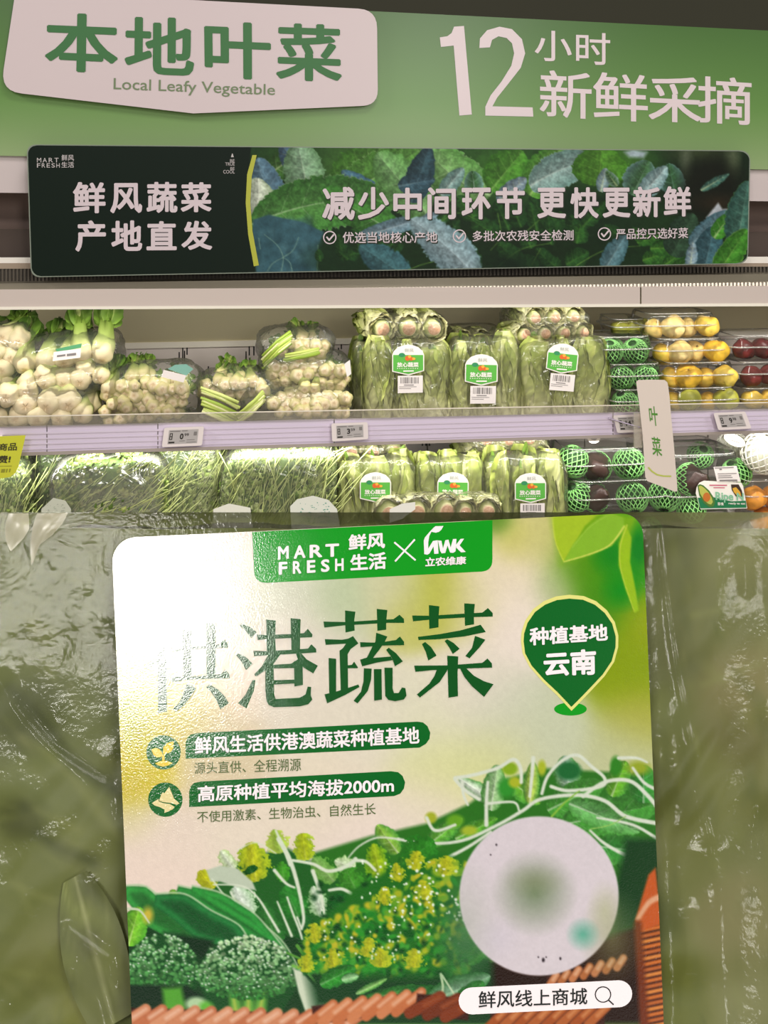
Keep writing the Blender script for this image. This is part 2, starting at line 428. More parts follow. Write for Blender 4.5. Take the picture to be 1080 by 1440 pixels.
# canopy front lip (photo rows 405..435), seam at x=902
def quadplate(P, d, th, m, name, par, label=None):
    V, Fc = plate(P, surf_f(d), th); return wpart(name, V, Fc, m, par, label=label)
Lx, Rx = -260, 1340
def lny(y0, y1):  # row as a line through x=0 and x=1080
    return lambda x: y0 + (y1 - y0) * x / 1080
def band(y0a, y0b, y1a, y1b, d, th, m, name, par, x0=Lx, x1=Rx, label=None):
    f, g = lny(y0a, y0b), lny(y1a, y1b)
    return quadplate([(x0, f(x0)), (x1, f(x1)), (x1, g(x1)), (x0, g(x0))], d, th, m, name, par, label)
LIP = mat('lip_white', '#c9bcb6', .3, bump=(30, .03))
band(407, 402, 435, 430, -.04, .02, LIP, 'canopy_lip', cnp, x1=900)
band(407, 402, 435, 430, -.04, .02, LIP, 'canopy_lip', cnp, x0=902)
band(431.5, 426.5, 435.6, 430.6, -.043, .004, mat('lip_edge', '#f2ecdf', .2, spec=.8), 'lip_edge', cnp)
GR = mat('grille', '#5e564c', .5, metal=.3)
band(377, 374, 408, 403, .02, .01, mat('grille_dark', '#463f37', .6), 'grille_backing', cnp)
V_, F_ = [], []
gx = []
for i in range(230):
    x = -60 + i * 5.2; g0, g1 = lny(378, 375)(x), lny(407, 402)(x)
    V1, F1 = plate([(x, g0), (x + 2.4, g0), (x + 2.4, g1), (x, g1)], surf_f(.02), .003, .003); V_, F_ = join((V_, F_), (V1, F1))
wpart('grille_fin', V_, F_, GR, cnp, kind='stuff')
# canopy body, deck, back panels
zc = zpx(404, -.04)
cpart('canopy_top', AL, AR, -.02, .42, zc - .002, zc + .012, mat('canopy_inner', '#8d8676', .35, metal=.5), par=cnp)
MET = mat('back_metal', '#cfc6a4', .3, metal=.12, bump=(12, .08, .002))
za, zb = zpx(478, DB), zpx(398, .27)
V, Fc = [L2W(AL, .27, zb), L2W(AR, .27, zb), L2W(AR, DB, za), L2W(AL, DB, za), L2W(AL, .285, zb), L2W(AR, .285, zb), L2W(AR, DB + .015, za), L2W(AL, DB + .015, za)], [(0, 3, 2, 1), (4, 5, 6, 7), (0, 1, 5, 4), (1, 2, 6, 5), (2, 3, 7, 6), (3, 0, 4, 7)]
wpart('air_duct_cover', V, Fc, MET, cab, label='glossy olive metal duct cover')
cpart('back_rail', AL, AR, DB - .008, DB, zpx(482, DB), zpx(474, DB), mat('rail_light', '#e4ddcf', .3))
BP = mat('back_panel_white', '#d8cdc6', .45)
pan = []
xs = [AL, -.52, -.19, .14, .47, .74, AR]
for x0, x1 in zip(xs[:-1], xs[1:]):
    cpart('back_panel', x0 + .0015, x1 - .0015, DB, DB + .01, z_deck - .015, zpx(482, DB), BP)
    cpart('back_panel', x0 + .0015, x1 - .0015, DB, DB + .01, z_low - .01, z_deck - .02, BP)
cpart('shelf_deck', AL, AR, .004, DB, z_deck - .014, z_deck, mat('deck_grey', '#8f877c', .4, metal=.2), par=shf)
cpart('lower_deck', AL, AR, -.02, DB, z_low - .014, z_low, mat('deck_grey'))
cpart('cabinet_base', AL, AR, -.02, DB + .02, 0.0, z_low - .014, mat('base_dark', '#3a3732', .5))
cpart('rear_wall', AL, AR, DB + .012, DB + .03, z_low - .014, 1.42, mat('rear_olive', '#33321f', .7))
for a in (AL - .03, AR): cpart('side_wall', a, a + .03, -.02, DB + .03, 0, 1.35, WM)
# slots in the back panel
SL = mat('slot_black', '#17130f', .8)
def slots(pts, d=DB - .0006):
    for x, y0, y1 in pts:
        V, Fc = plate([(x - .9, y0), (x + .9, y0), (x + .9, y1), (x - .9, y1)], surf_f(d), .002); wpart('slot', V, Fc, SL, cab)
slots([(252, 495, 507), (257, 488, 507), (259.5, 493, 508), (263, 487, 499), (293, 515, 526), (346, 494, 512), (350.5, 487, 500), (351, 503, 516), (357, 487, 500), (476, 489, 500), (480, 484, 491), (594, 621, 627), (599, 621, 627), (604, 621, 627), (1030, 606, 611), (1035, 606, 611), (171, 508, 526)])
# recess between header and canopy
band(219, 239, 271, 283, -.005, .03, mat('ledge_pinkwhite', '#cbbfc0', .35), 'header_ledge', cnp)
band(262, 275, 331, 336, .10, .01, mat('recess_brown', '#7b655c', .5), 'recess_panel', cnp)
band(322, 326, 364, 363, .06, .01, mat('recess_dark', '#4c3d35', .55), 'recess_panel', cnp)
band(362, 361, 377, 373, .018, .02, mat('recess_strip', '#f4eee6', .3), 'lit_edge_strip', cnp)  # shelf edge, its bright lighting put into the near-white colour
band(370, 370, 378, 375, .016, .01, mat('recess_sill', '#a3917f', .5), 'recess_sill', cnp)
# price rail (rows 598..640 at left, 577..607 at right) with grooves and clear guard
RL = mat('rail_lavender', '#d6cade', .28, coat=.4)
rt, rb = lny(600, 575), lny(641, 608)
cuts = [Lx, 66, 222, 470, 862, Rx]
for x0, x1 in zip(cuts[:-1], cuts[1:]):
    quadplate([(x0 + .6, rt(x0)), (x1 - .6, rt(x1)), (x1 - .6, rb(x1)), (x0 + .6, rb(x0))], 0, .004, RL, 'price_rail', shf)
for k, (f, w) in enumerate([(.22, .07), (.42, .05), (.60, .05), (.78, .05)]):
    g = lambda x: rt(x) + (rb(x) - rt(x)) * f
    h = lambda x: rt(x) + (rb(x) - rt(x)) * (f + w)
    quadplate([(Lx, g(Lx)), (Rx, g(Rx)), (Rx, h(Rx)), (Lx, h(Lx))], -.0012, .0014, RL, 'rail_ridge', shf)
band(637, 605, 642, 609, -.003, .012, mat('rail_bottom', '#a59a94', .4), 'rail_underside', shf)
GUARD = film('clear_guard', milky=.16, gloss=.03, rough=.08, sc=6, st=.05, milkcol='#cfc8b4')
V, Fc = [], []
g0, g1 = lny(586, 566), lny(602, 577)
quadplate([(Lx, g0(Lx)), (Rx, g0(Rx)), (Rx, g1(Rx)), (Lx, g1(Lx))], -.002, .002, GUARD, 'clear_guard', shf, 'clear plastic guard')
quadplate([(Lx, g0(Lx) - .8), (Rx, g0(Rx) - .8), (Rx, g0(Rx) + .8), (Lx, g0(Lx) + .8)], -.0025, .003, mat('guard_edge', '#e8e0d2', .2), 'guard_edge', shf)
# round tab under the rail
V, Fc = [], []
for q in ring2d(835, 614, 7.5, 4, 24):
    V, Fc = join((V, Fc), plate(q, surf_f(.01), .004))
o = wpart('round_tab', V, Fc, mat('tab_white', '#efe6dc', .3), shf)

solo('trim_1', *fbox(AL - .6, AR + .6, .42, .44, 1.42, 2.3), mat('rear_olive'), kind='structure')

# ------------------------------------------------------------------ header board with plates
hdr_cv = Canvas(-270, -60, 1350, 260, '#6f9a4e')
Yg, Xg = np.mgrid[0:hdr_cv.h, 0:hdr_cv.w]; Yp = (Yg + hdr_cv.y0 - (Xg + hdr_cv.x0) * .02) / 220.0
Yp = np.clip(Yp, 0, 1)[..., None]
g_top, g_mid, g_bot = hx('#4a7536'), hx('#6f9c52'), hx('#a0b984')
hdr_cv.img = np.where(Yp < .6, g_top * (1 - Yp / .6) + g_mid * (Yp / .6), g_mid * (1 - (Yp - .6) / .4) + g_bot * ((Yp - .6) / .4))
HD = -.012
hdr = empty('header_board', L2W(0, HD, zpx(225)), 'long green header board above the banner with white 12-hour lettering', 'sign')
f, g = lny(-10, 43), lny(219, 238.5)
V, Fc = plate([(Lx, f(Lx)), (Rx, f(Rx)), (Rx, g(Rx)), (Lx, g(Lx))], surf_f(HD), .02, -.0005)
wpart('board', V, Fc, mat('header_core', '#6f8f54', .5), hdr)
PRT = mat('header_print', vc=True, rough=.32, spec=.4)
print_sheet('printed_face', hdr_cv, [(Lx, f(Lx)), (Rx, f(Rx)), (Rx, g(Rx)), (Lx, g(Lx))], [0, 0, 0, 0], surf_f(HD), 0, PRT, hdr, 200, 40, .78)
WL = mat('white_print', '#dccdd2', .4)
s2 = lambda P, ox, oy, k: [(ox + x / k, oy + y / k) for x, y in P]
num1 = s2([(157, 105), (178, 102), (190, 93), (197, 75), (225, 73), (247, 322), (212, 325), (196, 128), (160, 132)], 540, 0, 2)
num2 = s2([(268, 135), (270, 108), (290, 85), (325, 75), (360, 82), (388, 110), (397, 150), (385, 190), (350, 235), (318, 275), (305, 299), (418, 302), (420, 328), (285, 325), (285, 300), (300, 268), (330, 230), (358, 185), (366, 150), (360, 122), (345, 107), (322, 102), (304, 112), (298, 133)], 540, 0, 2)
V, Fc = flats([num1, num2], surf_f(HD), .0006); wpart('numeral', V, Fc, WL, hdr, label='large white number 12')
text('lettering', [('小', qt(752, 42, 804, 85, .05), .01), ('时', qt(810, 45, 858, 90, .04), .01), ('新', qt(759, 98, 832, 164, .05), .012),
     ('鲜', qt(834, 101, 911, 168, .05), .012), ('采', qt(912, 106, 986, 170, .05), .012), ('摘', qt(981, 106, 1057, 172, .06), .012)], surf_f(HD), .0006, WL, hdr, 'white Chinese lettering')
# white plate "Local Leafy Vegetable"
PW = mat('plate_white', '#cfc0c4', .42)
plt_P = roundp([(22, -14), (270, 0), (530, 13.5), (531.5, 148), (272, 159.5), (0.5, 128)], [12, 0, 26, 22, 0, 30])
tmpc = FP(266, 158, HD - .015)
sg = empty('shelf_sign_plate', tuple(map(float, tmpc)), 'white pointed sign plate reading Local Leafy Vegetable on the green header', 'sign')
V, Fc = plate(plt_P, surf_f(HD - .012), .011); wpart('plate', V, Fc, PW, sg)
DG = mat('dark_green_ink', '#2f6b36', .5)
HS = surf_f(HD - .012)
text('lettering', [('本', [(63, 17), (168, 21), (165, 104), (63, 99)], .022), ('地', [(176, 22), (273, 26), (273, 107), (175, 103)], .022),
     ('叶', [(287, 29), (381, 33), (381, 113), (288, 109)], .022), ('菜', [(389, 32), (480, 35), (481, 116), (388, 112)], .022)], HS, .0006, DG, sg, 'large dark green Chinese lettering')
text('lettering', [('Local Leafy Vegetable', [(160, 109.5), (387, 118.5), (386.5, 138.5), (159.5, 130.5)], .006)], HS, .0006, mat('grey_green_ink', '#6d7f5c', .5), sg, 'thin grey green English lettering')

# ------------------------------------------------------------------ banner with leaf print
BD = -.045
bn = Canvas(30, 195, 1062, 398, '#0d1c14')
def bl(*a, **k): bn.leaf(*a, **k)
# dark printed ground of the picture side
bn.poly([(352, 195), (1062, 195), (1062, 398), (362, 398), (350, 330), (349, 250)], '#14301a', soft=1)
for x, y, rx, ry, c in [(475, 225, 60, 40, '#3d6e28'), (700, 240, 70, 45, '#3a7426'), (860, 225, 60, 35, '#3f7a24'), (940, 330, 60, 60, '#1b3c1a'), (1000, 250, 50, 60, '#131d10'), (560, 350, 120, 40, '#163316'), (760, 350, 150, 40, '#152e15'), (400, 215, 60, 20, '#27501f'), (985, 215, 40, 14, '#3b4d2a'), (1030, 225, 10, 22, '#5a6a4a'), (965, 225, 8, 22, '#55634a')]:
    bn.blob(x, y, rx, ry, c, .9, .6)
bl((372, 250), (440, 200), 20, '#3c6a2a', '#2a5a1c'); bl((425, 250), (395, 200), 16, '#44627a', '#33506a', nv=4)
bl((435, 275), (418, 200), 30, '#7fa884', '#5d8c5c', vein='#c6dcbc', nv=5)
bl((470, 270), (540, 205), 32, '#4c8a2c', '#3b7a20', vein='#8cc060', nv=5)
bl((395, 290), (362, 222), 24, '#557a90', '#3c5e74', vein='#86a4b0', nv=6, edge='#7c98a4', bend=-6)
bl((356, 308), (362, 250), 26, '#c3cfbc', '#93ac84', vein='#eef0e4', nv=3, bend=4)
bl((470, 285), (600, 205), 34, '#5a9c3c', '#4a8c2c', vein='#b8dc98', nv=5, edge='#9cc880')
bl((545, 285), (480, 240), 14, '#41708a', '#35607a')
bl((352, 316), (560, 282), 40, '#4c8c3c', '#35762a', vein='#b6d8a4', nv=7, bend=-14, edge='#a8c898')
bl((560, 330), (450, 265), 26, '#3f8430', '#2f6a24', vein='#a8d094', nv=5)
TE = '#33606e'
bn.poly([(356, 309), (378, 302), (400, 307), (425, 312), (446, 322), (456, 326), (447, 345), (444, 392), (362, 392), (354, 340)], TE, soft=1.2)
for i in range(90):
    x, y = R.uniform(360, 448), R.uniform(308, 384); bn.blob(x, y, R.uniform(3, 8), R.uniform(3, 6), R.choice(['#3d7082', '#28505e', '#4a7e8c', '#22444f']), .5, .8, R.uniform(0, 3))
for L in [[(395, 385), (398, 362), (390, 345), (372, 330)], [(398, 362), (412, 352), (420, 334)], [(412, 390), (408, 370), (398, 362)], [(372, 390), (382, 372), (398, 362)], [(447, 345), (446, 385)], [(364, 335), (366, 350)]]:
    bn.curve(L, 1.3, .7, '#7fae9c', al=.8)
bn.blob(500, 362, 60, 24, '#16341a', .9, .4)
for k in range(10):
    x = R.uniform(450, 560); y = R.uniform(348, 388); bl((x, y), (x + R.uniform(-30, 30), y - R.uniform(10, 34)), R.uniform(6, 12), '#1f4a1c', '#16381a', vein='#4c8a30', nv=4, va=.35)
bl((575, 392), (505, 345), 24, '#3a6a72', '#2a545e', vein='#5c8c90', nv=3, soft=3, va=.3)
bl((500, 335), (620, 300), 12, '#6e8c9c', '#4f7482', vein='#a8bcc4', nv=3)
# middle
bl((600, 300), (530, 215), 34, '#6fa860', '#4f8c3c', vein='#b4d8a0', nv=5)
bl((690, 275), (598, 205), 36, '#6fa45a', '#4c8c38', vein='#c0dcac', nv=6, bend=-10, edge='#a6cc90')
bl((578, 285), (604, 206), 20, '#2c4c58', '#1d3842', vein='#5c8490', nv=8, va=.5)
bl((560, 262), (612, 252), 14, '#35586a', '#24424e', vein='#6c909c', nv=5)
bl((620, 275), (652, 236), 13, '#7ea2a0', '#4f7c74', vein='#c4dcd0', nv=5)
bl((668, 272), (664, 240), 14, '#2f5f2c', '#6c9c98', vein='#a8ccc0', nv=3)
bl((690, 268), (735, 212), 30, '#4a9028', '#367a1c', vein='#8cc45c', nv=5)
bl((745, 275), (790, 205), 28, '#5fa038', '#3f8824', vein='#b4dc7c', nv=5)
bl((745, 262), (842, 222), 26, '#86a8a4', '#5f8c84', vein='#c0d4cc', nv=5, bend=-5, edge='#a4c0b8')
bl((700, 285), (740, 250), 14, '#8098a8', '#5c7888')
for k in range(26):
    x = R.uniform(600, 880); y = R.uniform(300, 385); bl((x, y), (x + R.uniform(-40, 40), y - R.uniform(15, 50)), R.uniform(9, 18), R.choice(['#245420', '#1c461c', '#2c6422']), '#173a18', vein='#5a9c34', nv=5, va=.4)
for L in [[(600, 330), (640, 300), (672, 310)], [(690, 385), (730, 352), (775, 342)], [(700, 300), (704, 332), (690, 352)], [(735, 330), (760, 308)], [(560, 385), (610, 368), (660, 372)], [(800, 380), (850, 352), (900, 346)], [(760, 350), (748, 372)]]:
    bn.curve(L, 1.2, .6, '#74a83c', al=.75)
bl((672, 392), (578, 308), 30, '#8aa6b0', '#6e929e', vein='#b8ccd4', nv=3, soft=2.5, va=.35, bend=4)
bn.blob(720, 372, 38, 18, '#102816', .8, .5)
# right
bl((842, 262), (846, 205), 40, '#4c8c24', '#3a7818', vein='#7cb83c', nv=4)
bn.poly([(878, 214), (890, 210), (910, 214), (905, 222), (885, 221)], '#a8c0cc', soft=3)
bl((845, 270), (852, 236), 10, '#88a4ac', '#587c84'); bl((868, 262), (852, 240), 8, '#2a5a28', '#7c9c98')
bl((890, 275), (912, 226), 24, '#39683a', '#5a8484', vein='#7ca48c', nv=4, edge='#80a8a8')
bl((950, 275), (940, 230), 18, '#2f5f34', '#4f7c78', vein='#6c9c8c', nv=4, edge='#789ca0')
bl((900, 278), (938, 234), 15, '#8fb0b4', '#638c90', vein='#d0e0e0', nv=7)
bn.blob(1000, 270, 42, 50, '#12180d', .95, .35)
bl((985, 268), (1026, 244), 7, '#3a6a60', '#2c5448', soft=2)
bn.blob(1010, 285, 26, 10, '#3c2a18', .6, .8)
for k in range(14):
    x = R.uniform(880, 975); y = R.uniform(330, 388); bl((x, y), (x + R.uniform(10, 50), y - R.uniform(0, 24)), R.uniform(8, 13), '#2f6a20', '#1c4a18', vein='#6cac34', nv=6, va=.55)
bl((850, 380), (880, 330), 16, '#55808c', '#33606a', vein='#84a8ac', nv=4)
bl((945, 360), (975, 300), 24, '#2c4c34', '#1f3a28', vein='#3c6444')
bn.poly([(993, 306), (1010, 285), (1016, 294), (1030, 293), (1008, 312), (996, 320)], '#b4bcc8', soft=1.5)
bl((970, 345), (1024, 296), 14, '#5c8494', '#406c7c', vein='#84a4b0', nv=4)
bl((990, 384), (1004, 318), 22, '#35606c', '#28505c', vein='#5c8890', nv=6)
bl((970, 380), (975, 340), 9, '#86a0b0', '#54788a')
bl((1004, 335), (1028, 300), 13, '#3f9424', '#2f7c1c', nv=4)
bl((1036, 350), (1052, 254), 24, '#3a6a5c', '#25544a', vein='#6c9c88', nv=9, edge='#4c8c3c')
bl((1008, 388), (1050, 322), 19, '#3f8c24', '#2c7018', vein='#8cc850', nv=5, edge='#90c050')
bn.line([(352, 210), (349, 250), (349, 300), (354, 345), (359, 374)], .1, .1, '#0d1c14')
bn.img *= (1 + .25 * (bn.tex - .5))[..., None]
bn.img = (bn.img * .84 + bn.img.mean(-1, keepdims=True) * .16) * .93
bn.poly([(30, 195), (354, 195), (349, 260), (349, 310), (353, 345), (360, 398), (30, 398)], '#0c1b13', soft=.6)
ban = empty('promotion_banner', tuple(map(float, FP(545, 385, BD))), 'long dark green banner with rounded corners, leaf photograph and white Chinese lettering', 'banner')
BQ = [(37.5, 203), (1055.5, 211.5), (1052, 371), (43.5, 390)]
BO = roundp(BQ, [14, 16, 16, 14])
V, Fc = plate(BO, surf_f(BD), .004, -.0003); wpart('board', V, Fc, mat('banner_edge', '#7d867a', .4), ban)
BQi = [(39, 204.3), (1054, 212.8), (1050.6, 369.8), (45, 388.6)]
print_sheet('printed_face', bn, BQi, [13, 15, 15, 13], surf_f(BD), 0, mat('banner_print', vc=True, rough=.45, spec=.15), ban, 820, 150, .92)
BS = surf_f(BD)
yl = [(361, 218), (354, 248), (352, 285), (355, 325), (364, 373), (357, 374.5), (349, 330), (345.5, 285), (347.5, 245), (355, 218)]
V, Fc = flat(yl, BS, .0005); wpart('yellow_arc', V, Fc, mat('arc_yellow', '#a9ad35', .5), ban)
BW = mat('banner_white', '#cdbfc6', .45)
T1 = [('鲜', (102.5, 256, 148.5, 300)), ('风', (155, 257.5, 200, 300)), ('蔬', (206, 256, 249.5, 299.5)), ('菜', (254, 256.5, 297.5, 298.5)),
      ('产', (106, 310, 149, 354)), ('地', (156.5, 310, 200, 353)), ('直', (206, 311, 248.5, 352)), ('发', (255, 310.5, 298.5, 351.5))]
T2 = [('减', (453, 263, 499, 309.5)), ('少', (503, 263, 547, 309)), ('中', (553, 264, 593, 309)), ('间', (601, 263.5, 641, 308.5)), ('环', (649, 264, 690, 308.5)), ('节', (697, 263.5, 738, 308)),
      ('更', (755.5, 264, 796, 307)), ('快', (802, 263.5, 842, 307)), ('更', (847.5, 264, 886.5, 306)), ('新', (890, 262.5, 929, 305.5)), ('鲜', (933, 262, 972, 304.5))]
T3 = [('优选当地核心产地', [(482, 326), (615, 325.5), (615, 341.5), (482, 342)], .012), ('多批次农残安全检测', [(664.5, 324.5), (806.5, 323), (806.5, 338), (664.5, 339.5)], .012), ('严品控只选好菜', [(866, 321.5), (967.5, 320), (967.5, 335), (866, 336.5)], .012)]
sh = [(b, [(x + 1.3, y + 1.6) for x, y in q], o + .004) for b, q, o in [(b, qt(*q), .022) for b, q in T2] + T3]
text('lettering_shade', sh, BS, .0004, mat('shade_ink', '#14210f', .6), ban, 'dark printed offset of the lettering')
text('lettering', [(b, qt(*q, -.005), .028) for b, q in T1 + T2], BS, .0007, BW, ban, 'bold white Chinese lettering')
text('small_lettering', T3, BS, .0007, BW, ban)
ck = []
for cx, cy in [(463.7, 334), (646, 332), (850, 329)]:
    ck += ring2d(cx, cy, 8.6, 1.6); ck += strokes([[(cx - 4.2, cy - .6), (cx - .8, cy + 3.6), (cx + 5.6, cy - 4)]], 2.2)
V, Fc = flats(ck, BS, .0007); wpart('check_mark', V, Fc, BW, ban)
lg = [(c, [(x, 222 - i * .0), (x + 6, 222), (x + 6, 228.3), (x, 228.3)], .004) for i, (c, x) in enumerate(zip('MART', (52, 60, 68.5, 76.5)))]
lg += [(c, [(x, 229.6), (x + 4.8, 229.6), (x + 4.8, 235.6), (x, 235.6)], .004) for c, x in zip('FRESH', (52, 58.8, 65.6, 72.4, 79.2))]
lg += [('鲜风', qt(86.5, 217.5, 104, 226), .012), ('生活', qt(86.5, 227.5, 104, 235.8), .012)]
lg += [('BE', qt(323.5, 224, 330, 228.5), 0), ('TRUE', qt(316.8, 228.5, 330, 233), 0), ('BE', qt(324, 235, 330, 239), 0), ('COOL', qt(314, 239, 330, 244), 0)]
text('logo_lettering', lg, BS, .0007, mat('grey_print', '#b9b3b4', .5), ban)
V, Fc = flats([[(326.3, 216), (327.2, 216), (328.8, 221), (324.8, 221)]], BS, .0007); wpart('logo_mark', V, Fc, mat('grey_print'), ban)
# two clips that hold the banner to the cabinet
for x in (250, 840):
    y = lny(387, 375)(x)
    a, d, z = PL(x, y - 30, BD + .004)
    V, Fc = fbox(a - .012, a + .012, BD + .003, .02, z, z + .012); wpart('bracket', V, Fc, WM, ban)

# ------------------------------------------------------------------ electronic price tags, yellow card, hanging flag
INK = mat('ink_black', '#26221f', .5); TAGW = mat('tag_white', '#e6dcdc', .35); LCD = mat('lcd_grey', '#b3aeae', .3); INK2 = mat('ink_grey', '#7d7878', .5)
def price_tag(Q, big, small, label, bx):
    Q = [tuple(map(float, q)) for q in Q]
    t = empty('price_tag', tuple(map(float, FP((Q[2][0] + Q[3][0]) / 2, (Q[2][1] + Q[3][1]) / 2, -.012))), label, 'price tag')
    V, Fc = plate(roundp(Q, 3, 4), surf_f(-.012), .009); wpart('housing', V, Fc, TAGW, t)
    q = np.array(Q)
    def bi(u, v): return tuple((1 - u) * (1 - v) * q[0] + u * (1 - v) * q[1] + u * v * q[2] + (1 - u) * v * q[3])
    def sub(u0, v0, u1, v1): return [bi(u0, v0), bi(u1, v0), bi(u1, v1), bi(u0, v1)]
    S = surf_f(-.012)
    V, Fc = flat(sub(.13, .14, .87, .86), S, .0003); scr = wpart('screen', V, Fc, LCD, t)
    text('lettering', [(big, sub(bx, .33, bx + .09 * len(big), .63), .03), (small, sub(bx + .1 * len(big) + .01, .33, bx + .1 * len(big) + .12, .48), .01)], S, .0006, INK, scr)
    bars = [sub(.16, .30, .18, .64), sub(.215, .30, .235, .64), sub(.16, .30, .235, .34), sub(.16, .45, .235, .49), sub(.16, .60, .235, .64), sub(.15, .74, .30, .82)]
    V, Fc = flats(bars, S, .0006); wpart('symbol', V, Fc, INK, scr)
    bars = [sub(.76, .26, .84, .46), sub(.16, .18, .42, .23), sub(.46, .18, .6, .22), sub(.42, .7, .56, .73), sub(.6, .66, .8, .69), sub(.6, .78, .84, .81)]
    V, Fc = flats(bars, S, .0006); wpart('small_print', V, Fc, INK2, scr)
price_tag([(231, 601.5), (287, 599.5), (284, 626.5), (227.5, 629)], '0', '99', 'white electronic price tag reading 0 below the small bulb bags on the shelf rail', .42)
price_tag([(466, 595.5), (517, 593.5), (518, 617.5), (467, 621)], '3', '59', 'white electronic price tag reading 3 left of the bagged lettuce on the shelf rail', .42)
price_tag([(862, 584), (906, 582), (908, 607), (868, 609)], '14', '90', 'white electronic price tag reading 14 partly behind the hanging white flag', .36)
price_tag([(1003, 580.5), (1048, 578.5), (1057, 602.5), (1010, 605)], '9', '98', 'white electronic price tag reading 9 under the yellow fruit boxes', .42)
yc = empty('yellow_offer_card', tuple(map(float, FP(0, 671, -.02))), 'bright yellow offer card with black lettering clipped on the left end of the rail', 'sign')
YP = [(-60, 616), (36, 612), (34, 622), (26, 655), (22, 665), (14, 671), (0, 673), (-62, 676)]
V, Fc = plate(YP, surf_f(-.02), .0012); wpart('card', V, Fc, mat('card_yellow', '#ced03a', .45), yc)
V, Fc = fbox(*[PL(-20, 620, 0)[0], PL(4, 620, 0)[0]], -.019, 0, PL(0, 616, -.02)[2] - .006, PL(0, 616, -.02)[2]); wpart('clip', V, Fc, WM, yc)
text('lettering', [('商品', [(-1.5, 624), (24.5, 622), (23.5, 633.5), (-3.5, 634)], .02), ('费!', [(-3, 641), (16, 640), (14, 651), (-5, 652)], .03)], surf_f(-.02), .0004, mat('card_ink', '#3c3a1c', .5), yc)
V, Fc = flats([[(-10, 655.6), (16.5, 655), (16.5, 655.7), (-10, 656.3)], [(-4, 660), (0, 660), (-1, 664.5), (-5, 664.5)], [(2, 659.8), (7.5, 659.5), (6.5, 664.5), (1, 664.6)], [(9, 659.5), (11, 659.4), (9.6, 664.4), (8, 664.5)], [(13, 659.3), (15.4, 659.2), (14, 664), (12.4, 664.1)]], surf_f(-.02), .0004)
wpart('small_print', V, Fc, mat('card_ink2', '#8f8f28', .5), yc)

FD = -.055
fl = empty('hanging_flag_sign', tuple(map(float, FP(935, 690, FD))), 'tall white flag sign with green lettering hanging in front of the shelf rail', 'sign')
FPt = s2([(187, 40), (200, 24), (300, 21), (402, 23), (424, 40), (432, 80), (440, 150), (452, 290), (466, 440), (482, 620), (497, 800), (500, 868), (480, 872), (380, 832), (272, 792), (256, 760), (248, 640), (236, 440), (212, 220), (192, 80)], 860, 530, 5.4)
V, Fc = plate(FPt, surf_f(FD), .006); wpart('panel', V, Fc, mat('flag_white', '#dccfc6', .45), fl)
FG = mat('flag_green', '#4c8c2c', .5); FS = surf_f(FD)
text('lettering', [('叶', [(912, 572), (923.5, 571), (926.5, 600), (914.5, 597)], .012), ('菜', [(916, 613.5), (928.5, 616), (931.5, 642), (918, 640)], .012)], FS, .0005, FG, fl)
V, Fc = flats(strokes([[(912, 657.5), (917, 663), (924, 667.5), (933, 669.5), (943.5, 669.7)]], 2), FS, .0006); wpart('yellow_curve', V, Fc, mat('flag_curve', '#b9c455', .5), fl)
p0, p1 = PL(855, 588, -.006), PL(900, 601, FD + .004)
def tube(P, r, n=8):
    P = [np.array(p, float) for p in P]; V, Fc = [], []
    for i, p in enumerate(P):
        t = P[min(i + 1, len(P) - 1)] - P[max(i - 1, 0)]; t /= np.linalg.norm(t) + 1e-9
        a = np.cross(t, [0, 0, 1.0]) if abs(t[2]) < .9 else np.cross(t, [1.0, 0, 0]); a /= np.linalg.norm(a); b = np.cross(t, a)
        rr = r[i] if isinstance(r, (list, tuple)) else r
        for k in range(n): V.append(p + rr * (math.cos(2 * math.pi * k / n) * a + math.sin(2 * math.pi * k / n) * b))
    for i in range(len(P) - 1):
        for k in range(n): Fc.append((i * n + k, i * n + (k + 1) % n, (i + 1) * n + (k + 1) % n, (i + 1) * n + k))
    Fc += [tuple(range(n))[::-1], tuple(range((len(P) - 1) * n, len(P) * n))]
    return V, Fc
V, Fc = tube([L2W(*p0), L2W(*p1)], .0012); wpart('wire_arm', V, Fc, mat('wire_grey', '#8a8090', .3, metal=.7), fl)
a0 = PL(897, 600, FD + .006); V, Fc = fbox(a0[0] - .006, a0[0] + .008, FD + .006, FD + .010, a0[2] - .035, a0[2] + .022)
wpart('clip', V, Fc, film('clip_clear', milky=.35, gloss=.1, rough=.1, sc=8, st=.1, milkcol='#d8cfc0'), fl)

# ------------------------------------------------------------------ produce builders (local axes: x right, y away, z up)
VEG = mat('veg_skin', vc=True, rough=.42, spec=.4)
LEAFM = mat('leaf_skin', vc=True, rough=.5, spec=.35)
def nz(v, s, seed=0.0): return noise.noise(Vector((v[0] * s + seed, v[1] * s + seed * 1.7, v[2] * s)))
def lathe(prof, n, lob=0, amp=0, cols=None, axis='y', jit=0, seed=0):
    V, Fc, Cc = [], [], []
    m = len(prof)
    for i, (r, h) in enumerate(prof):
        for k in range(n):
            a = 2 * math.pi * k / n; rr = r * (1 + amp * abs(math.cos(lob * a / 2)) - amp * .5)
            p = [rr * math.cos(a), h, rr * math.sin(a)]
            if axis == 'z': p = [p[0], p[2], p[1]]
            if jit: j = 1 + jit * nz(p, 60, seed); p = [q * j for q in p]
            V.append(p)
            if cols is not None: Cc.append(cols[i])
    for i in range(m - 1):
        for k in range(n): Fc.append((i * n + k, i * n + (k + 1) % n, (i + 1) * n + (k + 1) % n, (i + 1) * n + k))
    Fc += [tuple(range(n)), tuple(range((m - 1) * n, m * n))[::-1]]
    return V, Fc, Cc
